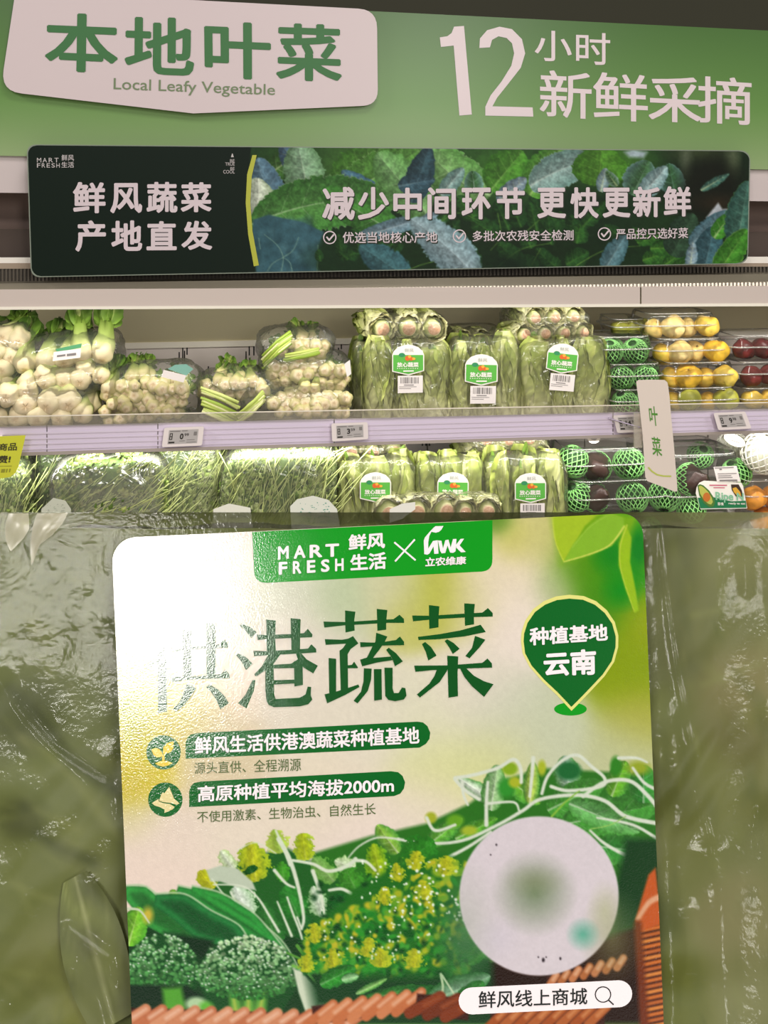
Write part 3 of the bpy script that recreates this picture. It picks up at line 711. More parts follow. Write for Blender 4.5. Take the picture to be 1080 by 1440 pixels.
def leaf_mesh(L, W, prof, nx=6, ny=12, curl=.3, frill=.1, seed=0, cb='#dfe8b8', cm='#a8c46a', ce='#6f9a38', bend=0.0, vein='#dfe8b8', mid=.22, cup=.35):
    """leaf lying along +y, face towards -z..; returns verts, faces, colours"""
    V, Fc, Cc = [], [], []
    for j in range(ny + 1):
        v = j / ny; w = W * prof(v)
        for i in range(-nx, nx + 1):
            u = i / nx; x = u * w
            z = cup * w * u * u - curl * L * v * v
            z += frill * W * (abs(u) ** 1.5) * math.sin(9 * v + seed + 5 * u) + .05 * W * nz((x, v * L, seed), 90, seed)
            V.append((x + bend * L * v * v, v * L * (1 - .15 * curl * v), z))
            k = min(1, abs(u) * 1.05); t = min(1, v * 1.25)
            c = hx(cb) * (1 - t) + hx(cm) * t
            c = c * (1 - k * t) + hx(ce) * k * t
            mm = max(0, 1 - abs(u) / (mid * (1.25 - v)))
            vv = .35 * max(0, math.sin(22 * v - 9 * abs(u))) ** 3
            q = max(mm, vv * t); c = c * (1 - q) + hx(vein) * q
            c = c * (1 + .35 * nz((x, v * L, seed), 160, seed))
            Cc.append(s2l(c))
    n = 2 * nx + 1
    for j in range(ny):
        for i in range(n - 1): Fc.append((j * n + i, j * n + i + 1, (j + 1) * n + i + 1, (j + 1) * n + i))
    return V, Fc, Cc
def xf(V, M_): return [tuple(M_ @ Vector(v)) for v in V]
def RX(a): return Matrix.Rotation(math.radians(a), 4, 'X')
def RY(a): return Matrix.Rotation(math.radians(a), 4, 'Y')
def RZ(a): return Matrix.Rotation(math.radians(a), 4, 'Z')
def TR(*v): return Matrix.Translation(v)
def joinc(*parts):
    V, Fc, Cc = [], [], []
    for v, f, c in parts:
        n = len(V); V += [tuple(p) for p in v]; Fc += [tuple(i + n for i in q) for q in f]; Cc += list(c)
    return V, Fc, Cc

# pak choi: bulb with swollen stalks at -y, leaves going +y
def build_choi(seed, cream='#ddcfa8', pale='#bcc67c', green='#789638', leafc='#436420', R0=.0165, L=.085):
    rs = random.Random(seed)
    prof = [(.0001, .0005), (.45, .0), (.72, .035), (.95, .10), (1.0, .19), (.92, .32), (.72, .50), (.60, .70), (.62, .88), (.3, 1.0)]
    cols = [hx('#d8b98c'), hx('#ecd9b4'), hx(cream), hx(cream), hx(cream) * .6 + hx(pale) * .4, hx(pale), hx(green) * .4 + hx(pale) * .6, hx(green) * .8 + hx(pale) * .2, hx(green), hx(green)]
    V, Fc, Cc = lathe([(r * R0, h * L) for r, h in prof], 20, 5, .16, [s2l(c) for c in cols], seed=seed, jit=.25)
    parts = []
    for k in range(6):
        a = 60 * k + rs.uniform(-15, 15)
        v, f, c = leaf_mesh(.55 * L, R0 * 1.1, lambda t: .25 + .75 * math.sin(math.pi * min(1, t * .9 + .1)) ** .8, 3, 6, .25, .15, rs.random() * 9, green, leafc, leafc, vein=pale, mid=.25)
        M_ = RY(a) @ TR(0, L * .78, .006) @ RX(rs.uniform(4, 22)); parts.append((xf(v, M_), f, c))
    return mesh('stalks', V, Fc, VEG, True, Cc), mesh('leaves', *joinc(*parts)[:2], LEAFM, True, joinc(*parts)[2])
CHOI = [build_choi(i) for i in range(3)]
BULB = [build_choi(10 + i, '#cfc48c', '#b4ba6e', '#88a044', '#5a7c2c', .0108, .05) for i in range(3)]
def spawn(kinds, name, loc, rx, ry, rz, sc, label, cat, group, parts=('stalks', 'leaves')):
    k = R.choice(kinds)
    o = empty(name, L2W(*loc), label, cat, group, rot=(Matrix.Rotation(TH + math.radians(rz), 4, 'Z') @ RX(rx) @ RY(ry)).to_euler())
    o.scale = (sc, sc, sc)
    for me, nm in zip(k, parts): child(nm, me, o)
    return o
# crinkled plastic bag around a pile
CLEAR = film('clear_bag', milky=.05, gloss=.02, rough=.16, sc=55, st=.8, dist=.003)
def pillow(sx, sy, sz, n1=.6, n2=.6, nu=44, nv=26, amp=.004, sc=45, seed=0, flatb=True):
    def pw(c, e): return math.copysign(abs(c) ** e, c)
    V, Fc = [], []
    for j in range(nv + 1):
        ph = -math.pi / 2 + math.pi * j / nv
        for i in range(nu):
            th = 2 * math.pi * i / nu
            x = sx * pw(math.cos(ph), n1) * pw(math.cos(th), n2); y = sy * pw(math.cos(ph), n1) * pw(math.sin(th), n2); z = sz * pw(math.sin(ph), n1)
            d = amp * (1.4 * nz((x, y, z), sc, seed) + .9 * (abs(nz((x, y, z), sc * 2.2, seed + 5)) - .2))
            l = math.sqrt(x * x + y * y + z * z) + 1e-6; k = 1 + d / l
            V.append((x * k, y * k, z * k))
    for j in range(nv):
        for i in range(nu): Fc.append((j * nu + i, j * nu + (i + 1) % nu, (j + 1) * nu + (i + 1) % nu, (j + 1) * nu + i))
    return V, Fc
def bag(c, s, label, group=None, m=None, rot=(0, 0, 0), seed=0, name='plastic_bag', cat='bag', n1=.6, n2=.6, amp=.004, sc=45):
    """c centre (a,d,z), s half sizes; root Empty at the bag's base"""
    M_ = RZ(rot[2]) @ RX(rot[0]) @ RY(rot[1])
    V, Fc = pillow(*s, n1=n1, n2=n2, amp=amp, sc=sc, seed=seed); V = xf(V, M_)
    zb = min(v[2] for v in V)
    o = empty(name, L2W(c[0], c[1], c[2] + zb), label, cat, group)
    child('film', mesh('film', [(x, y, z - zb) for x, y, z in V], Fc, m or CLEAR, True), o)
    o['_zb'] = zb
    return o
def tie(o, loc, d, n=5, L=.03, seed=0):
    """gathered, knotted end of a bag"""
    rs = random.Random(seed); parts = []
    for k in range(n):
        v, f, c = leaf_mesh(L, L * .35, lambda t: .15 + .85 * t, 3, 6, .1, .5, rs.random() * 9)
        parts.append((xf(v, TR(*loc) @ RZ(d + rs.uniform(-35, 35)) @ RX(rs.uniform(-10, 40)) @ RY(rs.uniform(-60, 60))), f))
    V, Fc = join(*parts); child('gathered_end', mesh('gathered_end', V, Fc, CLEAR, True), o)

# ---- bags of pak choi at the left of the upper shelf
ORD = ['leftmost', 'second from left', 'third from left', 'fourth from left', 'fifth from left', 'sixth from left', 'seventh from left', 'eighth from left', 'ninth from left', 'rightmost']
def px_pile(kinds, nm, pts, d0, label, group, sc=1.0, pitch=28, cat='vegetable', dj=.01):
    base = label; num = kinds is CHOI and 1 < len(pts) <= 10
    for q_, (x, y, s_) in enumerate(sorted(pts) if num else pts):
        if num: label = base + ', ' + ORD[q_]
        a, d, z = PL(x, y, d0 + R.uniform(-dj, dj) * .5)
        spawn(kinds, nm, (a, d, z), pitch + R.uniform(-12, 12), R.uniform(0, 360), R.uniform(-14, 14), sc * s_, label, cat, group)
def fbag(x0, y0, x1, y1, d, dep, label, seed=0, rot=(0, 0, 0), m=None, n1=.6, n2=.6, amp=.005, sc=40, name='plastic_bag'):
    a0, _, z1 = PL(x0, y0, d); a1, _, z0 = PL(x1, y1, d)
    return bag(((a0 + a1) / 2, d + dep / 2, (z0 + z1) / 2), ((a1 - a0) / 2, dep / 2, (z1 - z0) / 2), label, seed=seed, rot=rot, m=m, n1=n1, n2=n2, amp=amp, sc=sc, name=name)
g = 'pak choi in the far left stack'
px_pile(CHOI, 'pak_choi', [(3, 475, 1.05), (25, 482, 1.12), (14, 505, 1.1), (-8, 500, 1), (2, 522, 1.05), (-10, 545, 1), (8, 548, 1)], .10, 'whitish pak choi in the topmost far left bag', g, pitch=18)
fbag(-50, 463, 42, 565, .065, .16, 'clear bag of pak choi stacked highest at the far left edge', 1)
g = 'pak choi standing in the labelled bag'
px_pile(CHOI, 'pak_choi', [(35, 521, 1.05), (60, 517, 1.12), (89, 512, 1.1), (116, 510, 1.12), (143, 508, 1.12)], .075, 'pak choi with upright stalks in the ticketed bag', g, pitch=36)
fbag(22, 474, 168, 548, .06, .15, 'clear bag of upright pak choi with white price ticket, upper left', 2, rot=(0, -3, 0))
g = 'pak choi in the second bag'
px_pile(CHOI, 'pak_choi', [(34, 545, 1.0), (62, 543, 1.0), (88, 541, 1.05), (112, 539, 1.1), (140, 533, .8), (118, 527, .9), (57, 530, .8), (150, 552, .8)], .055, 'pale pak choi below the ticketed bag', g, pitch=24)
fbag(10, 522, 150, 566, .035, .16, 'clear bag of pale pak choi lying under the ticketed bag', 3, rot=(0, -8, 0))
g = 'pak choi in the bottom bag'
px_pile(CHOI, 'pak_choi', [(8, 560, 1.15), (-16, 566, 1.15), (36, 572, 1.25), (64, 573, 1.25), (95, 571, 1.2), (22, 590, 1.1), (52, 592, 1.1), (82, 591, 1.1), (112, 588, 1), (-8, 590, 1.1), (36, 553, 1.0)], .035, 'large pale pak choi in the lowest bag', g, pitch=14)
fbag(-30, 552, 128, 603, .012, .17, 'clear bag of large pale pak choi lowest at the left end', 4)
tk = empty('price_ticket', tuple(map(float, FP(95, 507, .05))), 'white weighed price ticket with green print on the ticketed pak choi bag', 'ticket')
V, Fc = plate([(75.5, 495), (114, 490), (113, 503), (74, 508)], surf_f(.052), .0005); wpart('paper', V, Fc, mat('paper_white', '#ece4e2', .5), tk)
V, Fc = flats([[(80, 499.6), (92, 498), (92, 500.6), (80, 502.2)], [(94, 497.6), (107, 496), (107, 499.4), (94, 501)]] , surf_f(.052), .0004); wpart('printed_digits', V, Fc, INK2, tk)
V, Fc = flats([[(78, 491), (98, 486.5), (115, 483), (114, 489), (98, 492), (80, 494.4)]], surf_f(.054), 0); wpart('green_print', V, Fc, mat('ticket_green', '#4f9468', .5), tk)
px_pile(CHOI, 'pak_choi', [(128, 575, .95)], .06, 'single shaded pak choi lying right of the lowest bag', None, pitch=20)

# ---- bags of small bulbs
def bulb_pts(x0, y0, x1, y1, step, skew=0.0, dome=.3):
    out = []; y = y0; row = 0
    while y <= y1:
        x = x0 + (row % 2) * step * .5
        while x <= x1:
            u = (x - x0) / (x1 - x0) * 2 - 1
            yy = y + skew * (x - x0) + R.uniform(-2.2, 2.2)
            if y - y0 > dome * (y1 - y0) * u * u - 2: out.append((x + R.uniform(-2.5, 2.5), yy, R.uniform(.85, 1.25)))
            x += step * R.uniform(.9, 1.15)
        y += step * .82; row += 1
    return out
SB = [((148, 538, 262, 596), .05, 'small cream bulb in the bag with teal ticket left of the centre', 'small bulbs in the bag with teal ticket', (146, 512, 286, 603), 5, 'clear bag of small cream bulbs with teal and white ticket', -.12),
      ((284, 530, 372, 560), .055, 'small cream bulb in the low centre bag beside bare panel', 'small bulbs in the low centre bag', (274, 520, 394, 601), 6, 'clear bag of small bulbs and green stems, low at centre left', 0),
      ((388, 548, 494, 590), .04, 'small cream bulb in the lower right bag of the centre pile', 'small bulbs in the bottom centre bag', (340, 542, 500, 602), 7, 'clear bag of small bulbs lying lowest in the centre pile', 0),
      ((382, 506, 486, 540), .07, 'small cream bulb in the middle bag of the centre pile', 'small bulbs in the middle bag', (366, 494, 494, 552), 8, 'clear bag of small bulbs in the middle of the centre pile', .05),
      ((400, 474, 460, 500), .09, 'small cream bulb in the topmost bag of the centre pile', 'small bulbs in the topmost bag', (362, 460, 474, 515), 9, 'clear bag of small bulbs topmost of the centre pile', .05)]
for (x0, y0, x1, y1), d, lab, grp, bb, sd, blab, skw in SB:
    bp_ = bulb_pts(x0, y0, x1, y1, 13, skw)
    px_pile(BULB, 'small_bulb', [p for p in bp_ if p[1] > y0 + 9 + skw * (p[0] - x0)], d, lab, grp, pitch=-2, dj=.03, cat='vegetable')
    px_pile(BULB, 'small_bulb', [(p[0], p[1] + 1, p[2]) for p in bp_ if p[1] <= y0 + 9 + skw * (p[0] - x0)], d + .015, lab, grp, pitch=12, dj=.03, cat='vegetable')
    fbag(bb[0], bb[1] + 7, bb[2], bb[3], d - .025, .13, blab, sd)
# long green stems lying in those bags
def stem_bundle(P, label, group, n, spread, wid=.0035):
    """P: list of (px,py) spine ; each stem a thing"""
    for k in range(n):
        o_ = R.uniform(-1, 1) * spread; pts = []
        for i, (x, y, d) in enumerate(P):
            pts.append(L2W(*PL(x + R.uniform(-2, 2), y + o_ + R.uniform(-1.5, 1.5), d)))
        V, Fc = tube(pts, [wid * .7, wid, wid * .8] + [wid * .7] * (len(P) - 3), 6)
        c = R.choice(['#c3cf78', '#aebd5a', '#d6d89a', '#8fa83c'])
        solo('green_stem', V, Fc, mat('stem_' + c[1:], c, .4), label, 'vegetable', group, smooth=True)
stem_bundle([(284, 562, .03), (310, 572, .028), (336, 585, .026)], 'pale green stem at the left of the low centre bag', 'stems in the low centre bag', 12, 18)
stem_bundle([(370, 512, .07), (392, 490, .068), (410, 478, .07)], 'long green stem slanting up the topmost centre bag', 'stems in the topmost bag', 9, 12)
stem_bundle([(400, 505, .06), (425, 500, .058), (448, 494, .06)], 'pale stem lying across the topmost centre bag', 'stems across the topmost bag', 5, 5)
stem_bundle([(334, 588, .02), (352, 574, .02), (372, 556, .022)], 'light green stem slanting through the bottom centre bag', 'stems in the bottom centre bag', 7, 8)
tk = empty('price_ticket', tuple(map(float, FP(248, 535, .03))), 'white ticket with teal print on the left small bulb bag', 'ticket')
V, Fc = plate([(230, 520), (262, 528), (258, 538), (227, 530)], surf_f(.012), .0005); wpart('paper', V, Fc, mat('paper_white'), tk)
V, Fc = flats([[(236, 519), (246, 513), (262, 512), (272, 519), (262, 528)]], surf_f(.013), 0); wpart('teal_print', V, Fc, mat('ticket_teal', '#7db0a2', .5), tk)
tk = empty('price_ticket', tuple(map(float, FP(487, 530, .03))), 'narrow white ticket on the right side of the centre bags', 'ticket')
V, Fc = plate([(484, 512), (492, 506), (494, 526), (488, 530)], surf_f(.03), .0005); wpart('paper', V, Fc, mat('paper_white'), tk)

# ------------------------------------------------------------------ lettuce: butt end at the origin, leaves along +y
def build_lettuce(seed, L=.15, Rr=.022):
    rs = random.Random(seed)
    core = lathe([(.0001, 0), (.45 * Rr, .0), (.55 * Rr, .004), (.75 * Rr, .02), (.9 * Rr, .06), (.8 * Rr, .11), (.3 * Rr, .14)], 12, 0, 0,
                 [s2l(hx(c)) for c in ['#d9a98a', '#e3bfa0', '#d8d6a0', '#b9c878', '#8fae50', '#7a9c3e', '#7a9c3e']], jit=.3, seed=seed)
    butt = mesh('butt', *lathe([(.0001, -.0012), (.42 * Rr, -.001), (.5 * Rr, .003)], 12)[:2], mat('butt_pink', '#dcae92', .5, noise_col=('#b98a62', 300, .35, .7)), True)
    leaves = []
    pr = lambda t: .55 + .5 * math.sin(math.pi * min(1, t * .72 + .1)) if t < .9 else .55 + .5 * math.sin(math.pi * (.9 * .72 + .1)) - (t - .9) * 5 * .6
    for k in range(15):
        a = 137.5 * k + rs.uniform(-12, 12); r = Rr * (1.0 if k < 10 else .8)
        g1, g2 = rs.choice([('#cdcf8c', '#a3ae56'), ('#bfc474', '#92a046'), ('#d8d89c', '#b0ba66'), ('#b2b862', '#7f8e38')])
        v, f, c = leaf_mesh(L * rs.uniform(.62, 1.0), Rr * 1.3, pr, 6, 16, .06, .17, rs.random() * 20, '#e8e4bc', g1, g2, vein='#e2e2ae', cup=-.5, mid=.16)
        v = [(x, y, z + .0022 * nz((x, y, z), 190, seed + k)) for x, y, z in v]
        M_ = RY(a) @ TR(0, .003 + k * .0006, r + .0022 - k * .0001) @ RX(rs.uniform(-4, 3))
        leaves.append((xf(v, M_), f, c))
    lv = joinc(*leaves)
    return mesh('heart', core[0], core[1], VEG, True, core[2]), butt, mesh('leaf_head', lv[0], lv[1], LEAFM, True, lv[2])
LET = [build_lettuce(s) for s in range(4)]
LETN = ('heart', 'butt', 'leaf_head')
PACK = film('lettuce_film', milky=.06, gloss=.02, rough=.13, sc=48, st=1.0, dist=.004, milkcol='#dfe0c4')
STW = mat('sticker_white', '#f6f1ea', .35); STG = mat('sticker_green', '#5cb347', .35); STR_ = mat('sticker_red', '#e0642c', .4); STY = mat('sticker_orange', '#ecb040', .4)
INKG = mat('sticker_grey', '#9aa49a', .5)
def sticker(par, cx, cy, w, sl, d, barcode=True, bdx=2, bdy=0):
    """arched store sticker; cx,cy centre in photo px, w width px"""
    S = surf_f(d); c_, s_ = math.cos(sl), math.sin(sl); k = w / 46.0
    def T(P): return [(cx + (x * c_ - y * s_) * k, cy + (x * s_ + y * c_) * k) for x, y in P]
    out = [(-23, 16), (-23, -8), (-21, -13), (-15, -19), (-7, -22), (0, -23), (7, -22), (15, -19), (21, -13), (23, -8), (23, 15), (2, 21), (0, 21.3)]
    V, Fc = plate(T(out), S, .0006); st = wpart('sticker', V, Fc, STW, par, label='arched green and white sticker with white Chinese lettering')
    V, Fc = flat(T([(-21.5, 14.8), (-21.5, -8), (21.5, -8), (21.5, 14), (0, 19.5)]), S, .0003); wpart('green_field', V, Fc, STG, st)
    V, Fc = flats([T(circ(-9, -8, 4.5, 3)), ], S, .0005); wpart('printed_greens', V, Fc, mat('print_teal', '#2f8a5a', .5), st)
    V, Fc = flats([T(circ(-1, -3.2, 3.6)), T(circ(4.5, -2.5, 2.8))], S, .0006); wpart('printed_vegetable', V, Fc, STR_, st)
    V, Fc = flats([T(circ(2, -5.5, 2.2)), T(circ(8, -2.5, 2.4, 1.8))], S, .0008); wpart('printed_fruit', V, Fc, STY, st)
    text('lettering', [('放心蔬菜', T([(-16, 2.5), (15, 2.5), (15, 9.5), (-16, 9.5)]), .03)], S, .0007, STW, st)
    V, Fc = flats([T([(-16 + i * 3.2, 10.8), (-14.6 + i * 3.2, 10.8), (-14.6 + i * 3.2, 11.8), (-16 + i * 3.2, 11.8)]) for i in range(10)] + [T([(-7, 14.3), (8, 14), (8, 15.8), (-7, 16.1)])], S, .0007); wpart('small_print', V, Fc, STW, st)
    text('grey_lettering', [('鲜风', T([(-5, -17.5), (8, -17.5), (8, -12), (-5, -12)]), 0)], S, .0005, INKG, st)
    if barcode:
        def B(P): return T([(x + bdx, y + bdy) for x, y in P])
        V, Fc = plate(B([(-17, 22), (19, 21.5), (19, 46), (-17, 47)]), S, .0006, .0002); bc = wpart('barcode_label', V, Fc, mat('paper_white'), par, label='white barcode label')
        rs = random.Random(int(cx)); bars = []; x = -13
        while x < 13:
            w_ = rs.choice([.7, .7, 1.2, 1.8]); bars.append(B([(x, 24), (x + w_, 24), (x + w_, 33), (x, 33)])); x += w_ + rs.choice([.6, .9, 1.4])
        bars += [B([(-8, 34.6), (6, 34.6), (6, 35.8), (-8, 35.8)]), B([(-15, 37.5), (10, 37.3), (10, 38), (-15, 38.2)]), B([(-15, 40), (2, 40), (2, 40.7), (-15, 40.7)])]
        V, Fc = flats(bars, S, .0004); wpart('barcode', V, Fc, INK2, bc)
POS = {2: ['left one', 'right one'], 3: ['left one', 'middle one', 'right one'], 4: ['leftmost', 'second from left', 'third from left', 'rightmost']}
def upright_pack(x0, y0, x1, y1, d, lab, glab, grp, stk=None, n=3, seed=0, tilt=0, dep=.055, barcode=True, hmul=1.0, flip=False):
    a0, _, zt = PL(x0, y0, d); a1, _, zb = PL(x1, y1, d); w = a1 - a0; h = zt - zb
    for k in range(n):
        a = a0 + w * (k + .5) / n
        sc = h / .152 * R.uniform(.98, 1.03)
        if flip: rx = -90; zz = zt - .004
        else: rx = 90; zz = zb + .003
        o = spawn(LET, 'lettuce', (a, d + dep * .5 + .006, zz), rx + R.uniform(-3, 3), R.uniform(0, 360), tilt + R.uniform(-4, 4), 1, glab + (', ' + POS[n][k] if n > 1 else ''), 'lettuce', grp, LETN)
        o.scale = (w / n / .046, dep / .052 * .95, sc) if False else (sc * .95,) * 3
        fx = (w / n) / (.044 * sc) * 1.12
        o.scale = (min(1.6, sc * fx), sc, min(.92, sc * .85))
    b = bag(((a0 + a1) / 2, d + dep / 2, (zt + zb) / 2), (w / 2 * 1.03, dep / 2 * 1.05, h / 2 * 1.02), lab, m=PACK, seed=seed, n1=.34, n2=.45, amp=.003, sc=50, name='lettuce_pack', rot=(0, tilt, 0))
    if stk: sticker(b, *stk, d - .008, barcode)
    return b
def lying_pack(x0, y0, x1, y1, d, lab, glab, grp, n=3, seed=0, rows=1, dep=.15, scl=1.0):
    a0, _, zt = PL(x0, y0, d); a1, _, zb = PL(x1, y1, d); w = a1 - a0; h = zt - zb
    for r_ in range(rows):
        for k in range(n - (r_ % 2)):
            a = a0 + w * (k + .5 + .5 * (r_ % 2)) / n; zz = zb + h * (r_ + .5) / rows
            sc = min(w / n, h / rows * 1.15) / .044 * scl
            o = spawn(LET, 'lettuce', (a, d + .006, zz), R.uniform(-8, 8), R.uniform(0, 360), R.uniform(-8, 8), 1, glab + ((', upper row ' if r_ else (', lower row ' if rows > 1 else ', ')) + POS[n - (r_ % 2)][k]), 'lettuce', grp, LETN)
            o.scale = (sc, .9, sc)
    return bag(((a0 + a1) / 2, d + dep / 2, (zt + zb) / 2), (w / 2 * 1.04, dep / 2, h / 2 * 1.06), lab, m=PACK, seed=seed, n1=.5, n2=.5, amp=.003, sc=50, name='lettuce_pack')
# upper shelf
UP = 'lettuce inside the upper shelf pack '
upright_pack(498, 482, 522, 598, .10, 'narrow clear lettuce pack half hidden at the left of the first stickered pack', 'lettuce in the narrow half-hidden pack at far left of the lettuce', UP + 'half hidden at left', n=1, seed=20)
upright_pack(515, 482, 632, 598, .045, 'clear lettuce pack with green sticker and barcode, first from left on the upper shelf', 'lettuce in the first stickered upper pack', UP + 'first', (574, 507, 45, 0), seed=21)
upright_pack(633, 478, 735, 603, .055, 'clear lettuce pack with lower set sticker, middle one on the upper shelf', 'lettuce in the middle stickered upper pack', UP + 'middle', (677, 521, 46, .02), seed=22)
upright_pack(738, 480, 858, 592, .05, 'clear lettuce pack with tilted sticker beside the green netted fruit', 'lettuce in the right stickered upper pack', UP + 'right', (791, 505, 44, .1), seed=23, tilt=-7)
lying_pack(522, 446, 630, 482, .06, 'clear pack of lettuce butts lying on top of the first upper pack', 'lettuce butt above the first upper pack', 'lettuce lying above the first pack', n=3, seed=24)
lying_pack(640, 468, 722, 486, .12, 'low clear lettuce pack peeking over the middle upper pack', 'lettuce peeking over the middle upper pack', 'lettuce lying behind the middle pack', n=3, seed=25)
lying_pack(728, 438, 838, 480, .07, 'clear pack of lettuce butts piled on top of the right upper pack', 'lettuce butt above the right upper pack', 'lettuce lying above the right pack', n=4, seed=26, rows=2, scl=1.1)
# lower shelf
upright_pack(474, 650, 586, 782, .03, 'clear lettuce pack with sticker, first from left on the lower shelf', 'lettuce standing in the first lower pack', 'lettuce in the first lower pack', (528, 686, 44, 0), seed=27, barcode=False)
upright_pack(586, 648, 684, 782, .035, 'clear lettuce pack with sticker, middle one on the lower shelf', 'lettuce standing in the middle lower pack', 'lettuce in the middle lower pack', (637, 686, 44, .02), seed=28, barcode=False)
upright_pack(683, 645, 800, 780, .03, 'clear lettuce pack with sticker and barcode, right one on the lower shelf', 'lettuce standing in the right lower pack', 'lettuce in the right lower pack', (746, 687, 44, 0), seed=29)
lying_pack(480, 622, 572, 654, .08, 'clear pack of lettuce lying behind the first lower pack', 'lettuce lying behind the first lower pack', 'lettuce behind the first lower pack', n=3, seed=30)
lying_pack(656, 612, 778, 652, .08, 'clear pack of pink ended lettuce on top behind the right lower pack', 'pink ended lettuce above the right lower pack', 'lettuce above the right lower pack', n=4, seed=31, rows=2, scl=1.1)
lying_pack(528, 702, 650, 745, .0, 'clear lettuce pack at the front low edge, left of two', 'lettuce lying in the left of the two front low packs', 'lettuce in the left front pack', n=3, seed=32, dep=.03)
lying_pack(640, 700, 705, 745, -.005, 'clear lettuce pack at the front low edge, right of two', 'lettuce lying in the right of the two front low packs', 'lettuce in the right front pack', n=2, seed=33, dep=.03)

# ------------------------------------------------------------------ fruit and clear boxes
def build_fruit(seed, sq=.88, c0='#f0c843', c1='#eab733', rough=.4, stem=True, R0=.0225):
    rs = random.Random(seed); pr = []; cols = []
    for i in range(15):
        t = i / 14; ph = math.pi * t; r = math.sin(ph); h = -math.cos(ph) * sq
        if t > .85: h -= .10 * ((t - .85) / .15) ** 2
        if t < .12: h += .05 * ((.12 - t) / .12) ** 2
        pr.append((max(.0002, r * R0), h * R0)); c = hx(c0) * (1 - t) + hx(c1) * t; cols.append(c)
    V, Fc, Cc = lathe(pr, 22, 5, .02, [s2l(c) for c in cols], axis='z', jit=.18, seed=seed)
    Cc = [np.clip(np.array(c) * (1 + .5 * nz(v, 120, seed)), 0, 1) for v, c in zip(V, Cc)]
    Fc = [q[::-1] for q in Fc]
    sv, sf = tube([(0, 0, R0 * sq * .82), (.0008, 0, R0 * sq * 1.02)], .001, 6)
    return mesh('fruit', V, Fc, mat('fruit_skin_%d' % int(rough * 100), vc=True, rough=rough), True, Cc), mesh('stem', sv, sf, mat('stem_brown', '#6a4c28', .6))
YEL = [build_fruit(1), build_fruit(2, .9, '#f2d054', '#ecc044'), build_fruit(3, .86, '#ecd468', '#e6bc40')]
PALE = [build_fruit(4, .9, '#fae09a', '#f4d070'), build_fruit(5, .9, '#fae2a4', '#f0ca70')]
OLIVE = [build_fruit(6, .9, '#b0b040', '#a8a838')]
DKRED = [build_fruit(7, .9, '#7c302a', '#5a2024', .25, R0=.021), build_fruit(8, .9, '#94423a', '#662828', .25, R0=.021)]
ORNG = [build_fruit(9, .95, '#e39a3c', '#dc8a2c', .4)]
# avocado with foam net
def build_avo(seed, sc=1.0):
    rs = random.Random(seed)
    pr = [(.0002, -.0225), (.009, -.021), (.017, -.014), (.0208, -.004), (.0205, .004), (.017, .013), (.012, .020), (.007, .0245), (.0002, .0262)]
    V, Fc, Cc = lathe(pr, 20, 0, 0, [s2l(hx(c)) for c in ['#3a2a26'] * 4 + ['#44302a'] * 5], axis='z', jit=.35, seed=seed)
    return mesh('fruit', V, [q[::-1] for q in Fc], mat('avocado_skin', vc=True, rough=.38, bump=(260, .5)), True, Cc)
AVO = [build_avo(1), build_avo(2)]
def build_net(full=True, col='#9be084', R0=.0232, n=17):
    parts = []
    t1 = 1.0 if full else .62
    for s_ in (1, -1):
        for k in range(n):
            P = []
            for j in range(13):
                t = .08 + (t1 - .16) * j / 12; ph = math.pi * t; a = 2 * math.pi * k / n + s_ * t * 2.0
                r = math.sin(ph) ** .8 * R0 * 1.04; P.append((r * math.cos(a), r * math.sin(a), -math.cos(ph) * R0 * .95))
            parts.append(tube(P, .0009, 4))
    return mesh('foam_net', *join(*parts), mat('foam_' + col[1:], col, .75), True)
NET = build_net(); NETH = build_net(False)
BODY = mat('foam_body', '#4f9a44', .7)
INNER = mesh('fruit', *lathe([(max(.0002, math.sin(math.pi * t / 10) * .0212), -math.cos(math.pi * t / 10) * .020) for t in range(11)], 18, axis='z')[:2], mat('netted_skin', '#23541f', .5), True)
def fruit(kinds, x, y, d, name, label, cat, group, sc=1.0, rx=None, net=None):
    a, d, z = PL(x, y, d); k = R.choice(kinds)
    rx = R.uniform(-50, 50) if rx is None else rx
    o = empty(name, L2W(a, d, z), label, cat, group, rot=(Matrix.Rotation(TH + R.uniform(-1, 1), 4, 'Z') @ RX(rx) @ RY(R.uniform(-30, 30))).to_euler()); o.scale = (sc,) * 3
    if isinstance(k, tuple):
        child('skin', k[0], o); child('stem', k[1], o)
    else: child('skin', k, o)
    if net: child('foam_net', net, o, label='light green foam net')
    return o
BOXF = film('box_plastic', milky=.02, gloss=.0, rough=.06, sc=10, st=.25, dist=.004)
RIM = film('box_rim', milky=.28, gloss=.12, rough=.12, sc=20, st=.3, milkcol='#eceae0')
